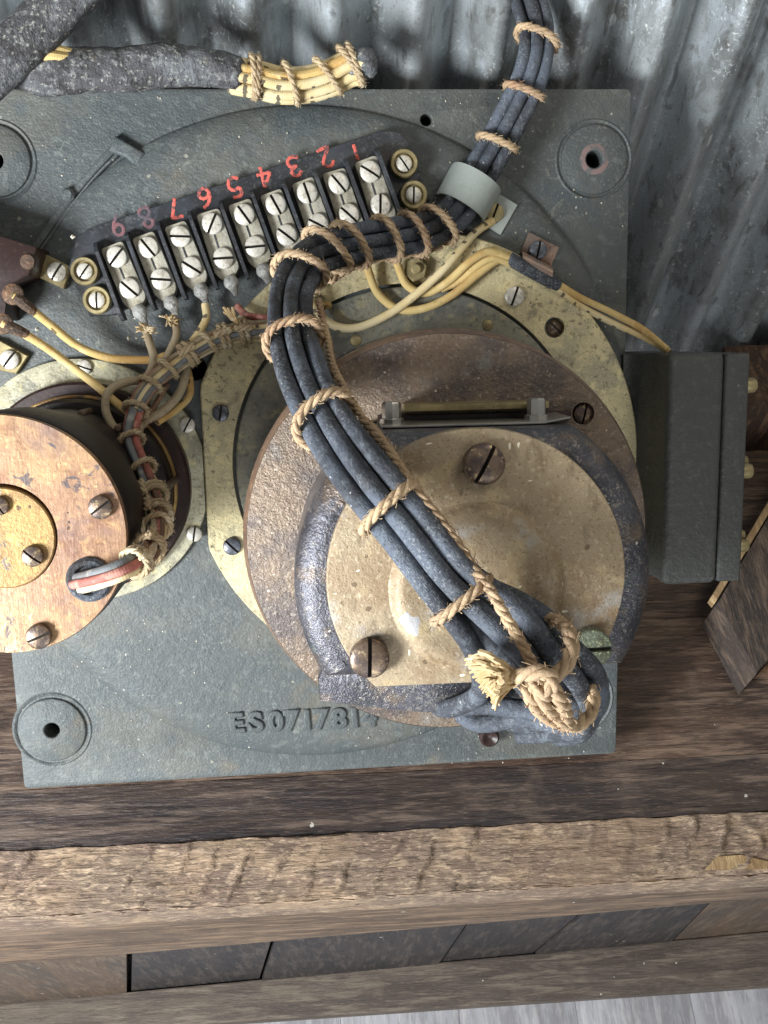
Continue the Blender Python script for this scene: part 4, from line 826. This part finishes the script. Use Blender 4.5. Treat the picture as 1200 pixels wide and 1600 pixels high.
# small laced harness to the left motor
SH = [(450, 512, 50), (410, 517, 52), (370, 520, 56), (330, 534, 62), (295, 553, 70), (260, 578, 80), (230, 606, 95), (212, 640, 120), (205, 682, 150), (220, 722, 180), (238, 765, 215), (247, 805, 260), (240, 845, 330), (218, 874, 400), (185, 893, 425), (150, 905, 415), (122, 912, 392)]
sc_ = resample(path(SH, 10), .06); sf = upframes(sc_)
sh = thing('small_harness', 'thin laced bundle of red, grey and brown wires curving down to the left motor', 'wire harness', sc_[0])
def bundle(parent, cen, fr, offs, r, mats, tw=0., n=12, name='wire', spread=None):
    for k, (a, b) in enumerate(offs):
        q = []; d = 0
        for i, p in enumerate(cen):
            if i: d += (cen[i]-cen[i-1]).length
            an = tw*d+.25*NZ.noise(V((d*.5, k*3.1, 1))); ca, sa = math.cos(an), math.sin(an); s_ = spread(i/len(cen)) if spread else 1
            aa, bb_ = (a*ca-b*sa)*s_, (a*sa+b*ca)*s_
            q.append(p+fr[i][1]*aa+fr[i][2]*bb_)
        mb = MB(); mb.tube(q, r, n=n, rf=lambda i, A: 1+.06*NZ.noise(V((i*.1, A, k)))); part(mb, name, mats[k % len(mats)], parent)
bundle(sh, sc_, sf, [(-.055, .05), (.055, .05), (-.055, -.05), (.055, -.05), (0, .0)], .056, [M_clothg, M_pink, M_pink, M_clotht, M_clothb], tw=-.35)
cut = int(len(sc_)*.40)
bundle(sh, sc_[:cut], sf[:cut], [(-.06, .11), (.06, .115), (.0, .15), (.12, .03), (-.12, .03)], .046, [M_clothd, M_clotht, M_clothg], tw=.25, spread=lambda u: 1-.35*u)
cb_ = int(len(sc_)*.58); ce_ = int(len(sc_)*.86)
bundle(sh, sc_[cb_:ce_], sf[cb_:ce_], [(-.05, .10), (.06, .09), (.10, -.01)], .04, [M_clothb, M_clothd, M_clothb], tw=.5)
def nearest(cen, px, py):
    best, bi = 1e9, 0
    for i, p in enumerate(cen):
        d = p-V((0, 0, HC)); t_ = HC/(HC-p.z); q = V((p.x*t_, p.y*t_))     # drop on plate along the sight line
        w = at(px, py); dd = (q-V((w.x, w.y))).length
        if dd < best: best, bi = dd, i
    return bi
def wrap(parent, cen, fr, px, py, a, b, R, tilt=0., turns=1, m=None, name='twine_tie', strands=3, off=(0, 0), knot=False):
    i = nearest(cen, px, py); mb = MB(); c_ = cen[i]; t, l, u = fr[i]; n = 40; q = []
    for k in range(int(n*turns)+1):
        an = 2*PI*k/n-PI/2; ca, sa = math.cos(an), math.sin(an)
        ex = abs(ca)**.85*(1 if ca > 0 else -1); ey = abs(sa)**.85*(1 if sa > 0 else -1)
        q.append(c_+l*(ex*a+off[0])+u*(ey*b+off[1])+t*(tilt*ca+(k/n-turns/2)*R*2.0*(1 if turns > 1 else 0)))
    mb.rope(q, R, strands)
    if knot: mb.rope([c_+u*(b+R)+l*.05+t*x_ for x_ in (-.12, -.04, .05, .13)], R*1.3, 3)
    return part(mb, name, m or M_twine, parent, ang=60)
for (x, y, tl, tn) in ((383, 517, .05, 2), (352, 524, .02, 2), (325, 538, .03, 1), (297, 553, .03, 2), (262, 577, .02, 1), (234, 603, .03, 1), (214, 640, 0, 1), (206, 685, .03, 1), (226, 732, .03, 1), (240, 770, .02, 2), (247, 803, 0, 2), (247, 822, .03, 1), (232, 858, .05, 2), (212, 880, .02, 2)):
    wrap(sh, sc_, sf, x, y, .165, .17, .04, tl+random.uniform(-.03, .03), tn, m=M_tie, name='thread_tie', knot=(tn > 1))
m_ = MB(); random.seed(2)
for k in range(9):
    q = path([(372, 505, 72), (364+random.uniform(-4, 4), 497, 80), (350+random.uniform(-6, 14), 486+random.uniform(-6, 6), 78)], 4); m_.tube(q, .026, n=5)
part(m_, 'thread_end', M_fray, sh)
# ------------------------------------------------------------------ main black harness
CR = .100
MH = [(808, -110, 20), (820, -20, 24), (838, 45, 36), (833, 105, 52), (808, 165, 50), (776, 225, 46), (738, 288, 44), (708, 335, 62), (662, 362, 90), (600, 374, 125), (545, 384, 160), (490, 402, 200), (458, 448, 265), (457, 520, 370), (480, 600, 465), (518, 672, 545), (570, 745, 610), (632, 822, 635), (690, 898, 645), (738, 958, 655)]
mc = resample(path(MH, 10), .08); mf = upframes(mc)
hs = thing('black_harness', 'thick bundle of dusty black cables laced with tan twine, crossing the large motor', 'cable harness', mc[40])
k_ = CR*.98
OFF = [(2*k_, -.1*k_), (0, .45*k_), (-2*k_, 0), (1*k_, -1.75*k_), (-1*k_, -1.75*k_), (0, -1.5*k_)]
TAIL = [[(722, 985, 640), (748, 1032, 610), (752, 1078, 560), (724, 1100, 505), (692, 1108, 465), (672, 1092, 432)],
        [(800, 1005, 670), (850, 1056, 655), (893, 1098, 610), (880, 1132, 550), (820, 1122, 505), (752, 1132, 470), (722, 1118, 432)],
        [(815, 960, 665), (858, 1016, 665), (900, 1066, 640), (912, 1108, 590), (905, 1140, 530), (850, 1146, 480), (812, 1148, 455)],
        [(765, 1000, 625), (812, 1060, 600), (850, 1110, 560), (830, 1110, 520), (765, 1102, 500), (700, 1104, 470)],
        [(834, 954, 640), (886, 1006, 640), (930, 1052, 615), (932, 1096, 570), (908, 1144, 500), (872, 1152, 460)],
        [(795, 985, 600), (848, 1040, 590), (886, 1090, 560), (876, 1122, 520), (820, 1132, 470), (800, 1130, 440)]]
ORD = [0, 1, 2, 3, 4]
def lateral_sign():  # which lateral sign is screen-left at the lower end
    return 1 if mf[-1][1].x < 0 else -1
LS = lateral_sign()
for k in range(6):
    a, b_ = OFF[k]; a *= LS; q = []; d = 0
    for i, p in enumerate(mc):
        if i: d += (mc[i]-mc[i-1]).length
        an = .10*NZ.noise(V((d*.35, 0.3, 1)))*2; ca, sa = math.cos(an), math.sin(an)
        s_ = .84+.16*min(1, d/10)
        q.append(p+mf[i][1]*((a*ca-b_*sa)*s_+.035*NZ.noise(V((d*.6, k*5.1, 2))))+mf[i][2]*((a*sa+b_*ca)*s_+.05*NZ.noise(V((d*.7, k*4.3, 9)))))
    tail = [at(*p) for p in TAIL[k]]; j = len(q)-6
    full = q[:j]+catmull([q[j]]+tail, 10)[3:]
    full = resample(full, .07); nf = len(full); R0 = [CR*(.93+.30*min(1, max(0, i/nf-.55)/.3)*.55) for i in range(nf)]
    for _ in range(3): full = [full[0]]+[(full[i-1]+full[i]*2+full[i+1])/4 for i in range(1, nf-1)]+[full[-1]]
    mb = MB(); mb.tube(full, R0, n=18, rf=lambda i, A: 1+.12*NZ.noise(V((i*.07, math.cos(A)*.8, k+math.sin(A)*.8)))+.04*NZ.noise(V((i*.4, math.cos(A)*2, k+math.sin(A)*2)))); part(mb, 'cable', M_cable, hs)
TR = .053
for (x, y, tl, tn, a, b_) in ((842, 60, -.12, 1, .29, .22), (820, 148, .03, 1, .275, .22), (775, 222, .05, 1, .285, .23), (682, 350, .1, 1, .31, .24), (648, 366, .1, 1, .31, .25), (605, 372, .1, 1, .31, .25),
        (545, 382, .14, 1, .32, .26), (515, 394, .2, 1, .33, .26), (470, 425, .1, 1, .335, .26), (456, 532, .05, 1, .33, .26), (508, 655, .05, 1, .33, .26), (608, 793, .02, 1, .33, .26), (722, 940, .0, 1, .33, .26)):
    wrap(hs, mc, mf, x, y, a, b_, TR, tl, tn)
# running twine between ties on the right flank of the bundle
run = MB(); run.rope(path([(566, 655, 545), (590, 680, 570), (615, 715, 600), (648, 765, 630), (690, 815, 640), (722, 860, 645), (742, 892, 655), (768, 925, 680), (788, 960, 690), (812, 1000, 705), (838, 1048, 705)], 8), TR, 3)
part(run, 'running_twine', M_twine, hs, ang=60)
run = MB(); run.rope(path([(498, 470, 300), (504, 500, 345), (512, 530, 380), (520, 570, 430), (540, 610, 485), (566, 652, 540)], 8), TR*.8, 3); part(run, 'running_twine', M_twine, hs, ang=60)
run = MB(); run.rope(path([(690, 385, 70), (640, 397, 82), (590, 404, 112), (550, 418, 138), (515, 440, 160)], 8), TR, 3); part(run, 'running_twine', M_twine, hs, ang=60)
# end knot
kn = thing('twine_knot', 'tan twine knot with frayed cream end tying the black cable loops at lower right', 'knot', at(850, 1070, 680))
kr = .07
loops = [[(888, 985, 690), (894, 1012, 712), (884, 1040, 722), (862, 1062, 724), (846, 1084, 712), (838, 1105, 690)],
         [(790, 1062, 700), (815, 1056, 726), (842, 1050, 735), (862, 1058, 735), (858, 1078, 730), (838, 1080, 725)],
         [(824, 1056, 705), (826, 1080, 718), (838, 1104, 706), (858, 1122, 688), (884, 1132, 668)],
         [(836, 1062, 722), (846, 1086, 728), (860, 1108, 712), (880, 1126, 690)],
         [(858, 1068, 726), (870, 1084, 728), (880, 1102, 716), (886, 1122, 696)],
         [(848, 1060, 700), (862, 1086, 690), (872, 1112, 680)],
         [(878, 1126, 690), (900, 1134, 668), (920, 1118, 650), (928, 1094, 636), (922, 1074, 632)],
         [(888, 985, 690), (872, 972, 662), (850, 965, 640)]]
for lp in loops:
    mb = MB(); mb.rope(path(lp, 8), kr, 3); part(mb, 'knot_strand', M_twine, kn, ang=60)
mb = MB(); random.seed(9)
for k in range(150):
    u = random.random(); v = random.random(); a0 = (800+random.uniform(-7, 7), 1060+random.uniform(-11, 11), 705+random.uniform(-9, 9))
    ex = 722+56*u+random.uniform(-6, 6)+8*(1-u); ey = 1030+72*u+random.uniform(-9, 9)
    md = ((a0[0]+ex)/2+random.uniform(-6, 10)-8*u, (a0[1]+ey)/2-16*(1-u)+random.uniform(-5, 5), 722+random.uniform(-12, 12))
    q = path([a0, md, (ex, ey, 700+random.uniform(-22, 14))], 6); r0 = random.uniform(.012, .026); mb.tube(q, [r0]*8+[r0*.8]*3+[r0*.55]*(len(q)-11), n=5)
for k in range(26):
    a0 = (790, 1050, 715); ex = 752+random.uniform(-8, 20); ey = 1022+random.uniform(-4, 10)
    q = path([a0, (770, 1030+random.uniform(-4, 6), 730), (ex, ey, 715)], 6); mb.tube(q, random.uniform(.012, .026), n=5)
part(mb, 'frayed_end', M_fray, kn, kind='stuff')
# ------------------------------------------------------------------ taped cables at the top left
tc_ = resample(path([(22, 118, 70), (60, 113, 78), (120, 110, 78), (200, 108, 74), (270, 102, 72), (330, 106, 70), (372, 116, 66)], 10), .04)
tt = thing('taped_cable', 'cable bundle wrapped in dusty black tape with cream wires bared at its right end', 'cable', tc_[0])
n_ = len(tc_); mb = MB()
rr = []
for i in range(n_):
    u = i/n_; rr.append(.29*(1-.25*max(0, u-.5)*2)*(min(1, .55+i/9*.45)))
mb.tube(tc_, rr, n=36, rf=lambda i, A: 1+.07*((i*.045+A/(2*PI)+.25*NZ.noise(V((i*.06, A, 3)))) % 1.0)+.13*NZ.noise(V((i*.05, math.cos(A)*1.1, math.sin(A)*1.1)))+.06*NZ.noise(V((i*.22, math.cos(A)*2.2, math.sin(A)*2.2)))+.03*abs(math.sin(i*.31+A*1.3+2*NZ.noise(V((i*.1, A, 0))))))
part(mb, 'tape', M_tape, tt, ang=60)
wc = resample(path([(362, 114, 66), (376, 117, 66), (405, 122, 62), (440, 130, 58), (480, 128, 55), (515, 118, 55), (545, 103, 58), (568, 100, 60)], 10), .06); wf = upframes(wc)
bundle(tt, wc, wf, [(-.155, 0), (-.05, .12), (.07, .13), (.165, .02), (.0, -.1), (.1, -.1), (-.1, -.1), (-.2, -.08), (.19, -.1)], .074, [M_clotht, M_clothy, M_clotht], tw=.12, name='cotton_wire')
for (x, y, tl) in ((398, 120, .05), (404, 121, .02), (452, 130, .08), (512, 118, .1), (548, 102, .12), (555, 101, .08)): wrap(tt, wc, wf, x, y, .27, .2, .045, tl, m=M_tie)
mb = MB(); q = [wc[-4], wc[-1], wc[-1]+(wc[-1]-wc[-4]).normalized()*.12]; mb.tube(q, [.2, .22, .2], n=20); part(mb, 'end_cap', M_tape, tt)
mb = MB(); mb.tube(path([(26, 92, 92), (50, 79, 100), (80, 76, 102), (112, 84, 92)], 6), .07, n=10); mb.tube(path([(38, 92, 98), (70, 87, 108), (108, 92, 98)], 6), .07, n=10); part(mb, 'bared_wire', M_cloth, tt)
dc = resample(path([(-60, 150, 110), (-5, 98, 110), (40, 62, 110), (90, 12, 110), (150, -50, 110), (200, -100, 110)], 10), .05); mb = MB()
mb.tube(dc, .34, n=36, rf=lambda i, A: 1+.03*((i*.03+A/(2*PI)) % 1.0)+.10*NZ.noise(V((i*.045, math.cos(A)*1.2, math.sin(A)*1.2)))+.04*NZ.noise(V((i*.3, math.cos(A)*3, math.sin(A)*3))))
solo(mb, 'taped_cable', M_tape, 'thick tape wrapped cable crossing the top left corner diagonally', 'cable', dc[0], ang=60)
# ------------------------------------------------------------------ crumbs
mb = MB(); random.seed(21)
spots = [(57, 515, 9, 3.5), (201, 528, 9, 4), (113, 370, 45, 4), (320, 372, 24, 2.5)]
for k in range(230):
    spots.append((random.uniform(20, 980), random.uniform(150, 560), 9, random.uniform(.8, 1.8)) if k % 2 else (random.uniform(60, 940), random.uniform(960, 1200), 9, random.uniform(.7, 1.5)))
for (x, y, h, r) in spots:
    if h == 9 and math.hypot(x-487, y-702) > 505: h = -8
    p = at(x, y, h); rr_ = r/100; vs = []
    for (a, b_, c_) in ((1, 0, 0), (-1, 0, 0), (0, 1, 0), (0, -1, 0), (0, 0, 1), (0, 0, -1)): vs.append(mb.v(p+V((a, b_, c_*.7))*rr_*random.uniform(.6, 1.4)))
    for f in ((0, 2, 4), (2, 1, 4), (1, 3, 4), (3, 0, 4), (2, 0, 5), (1, 2, 5), (3, 1, 5), (0, 3, 5)): mb.f([vs[i] for i in f])
solo(mb, 'plaster_crumbs', M_crumb, 'tiny pale crumbs of plaster scattered on the casting', 'crumbs', at(300, 500), kind='stuff')
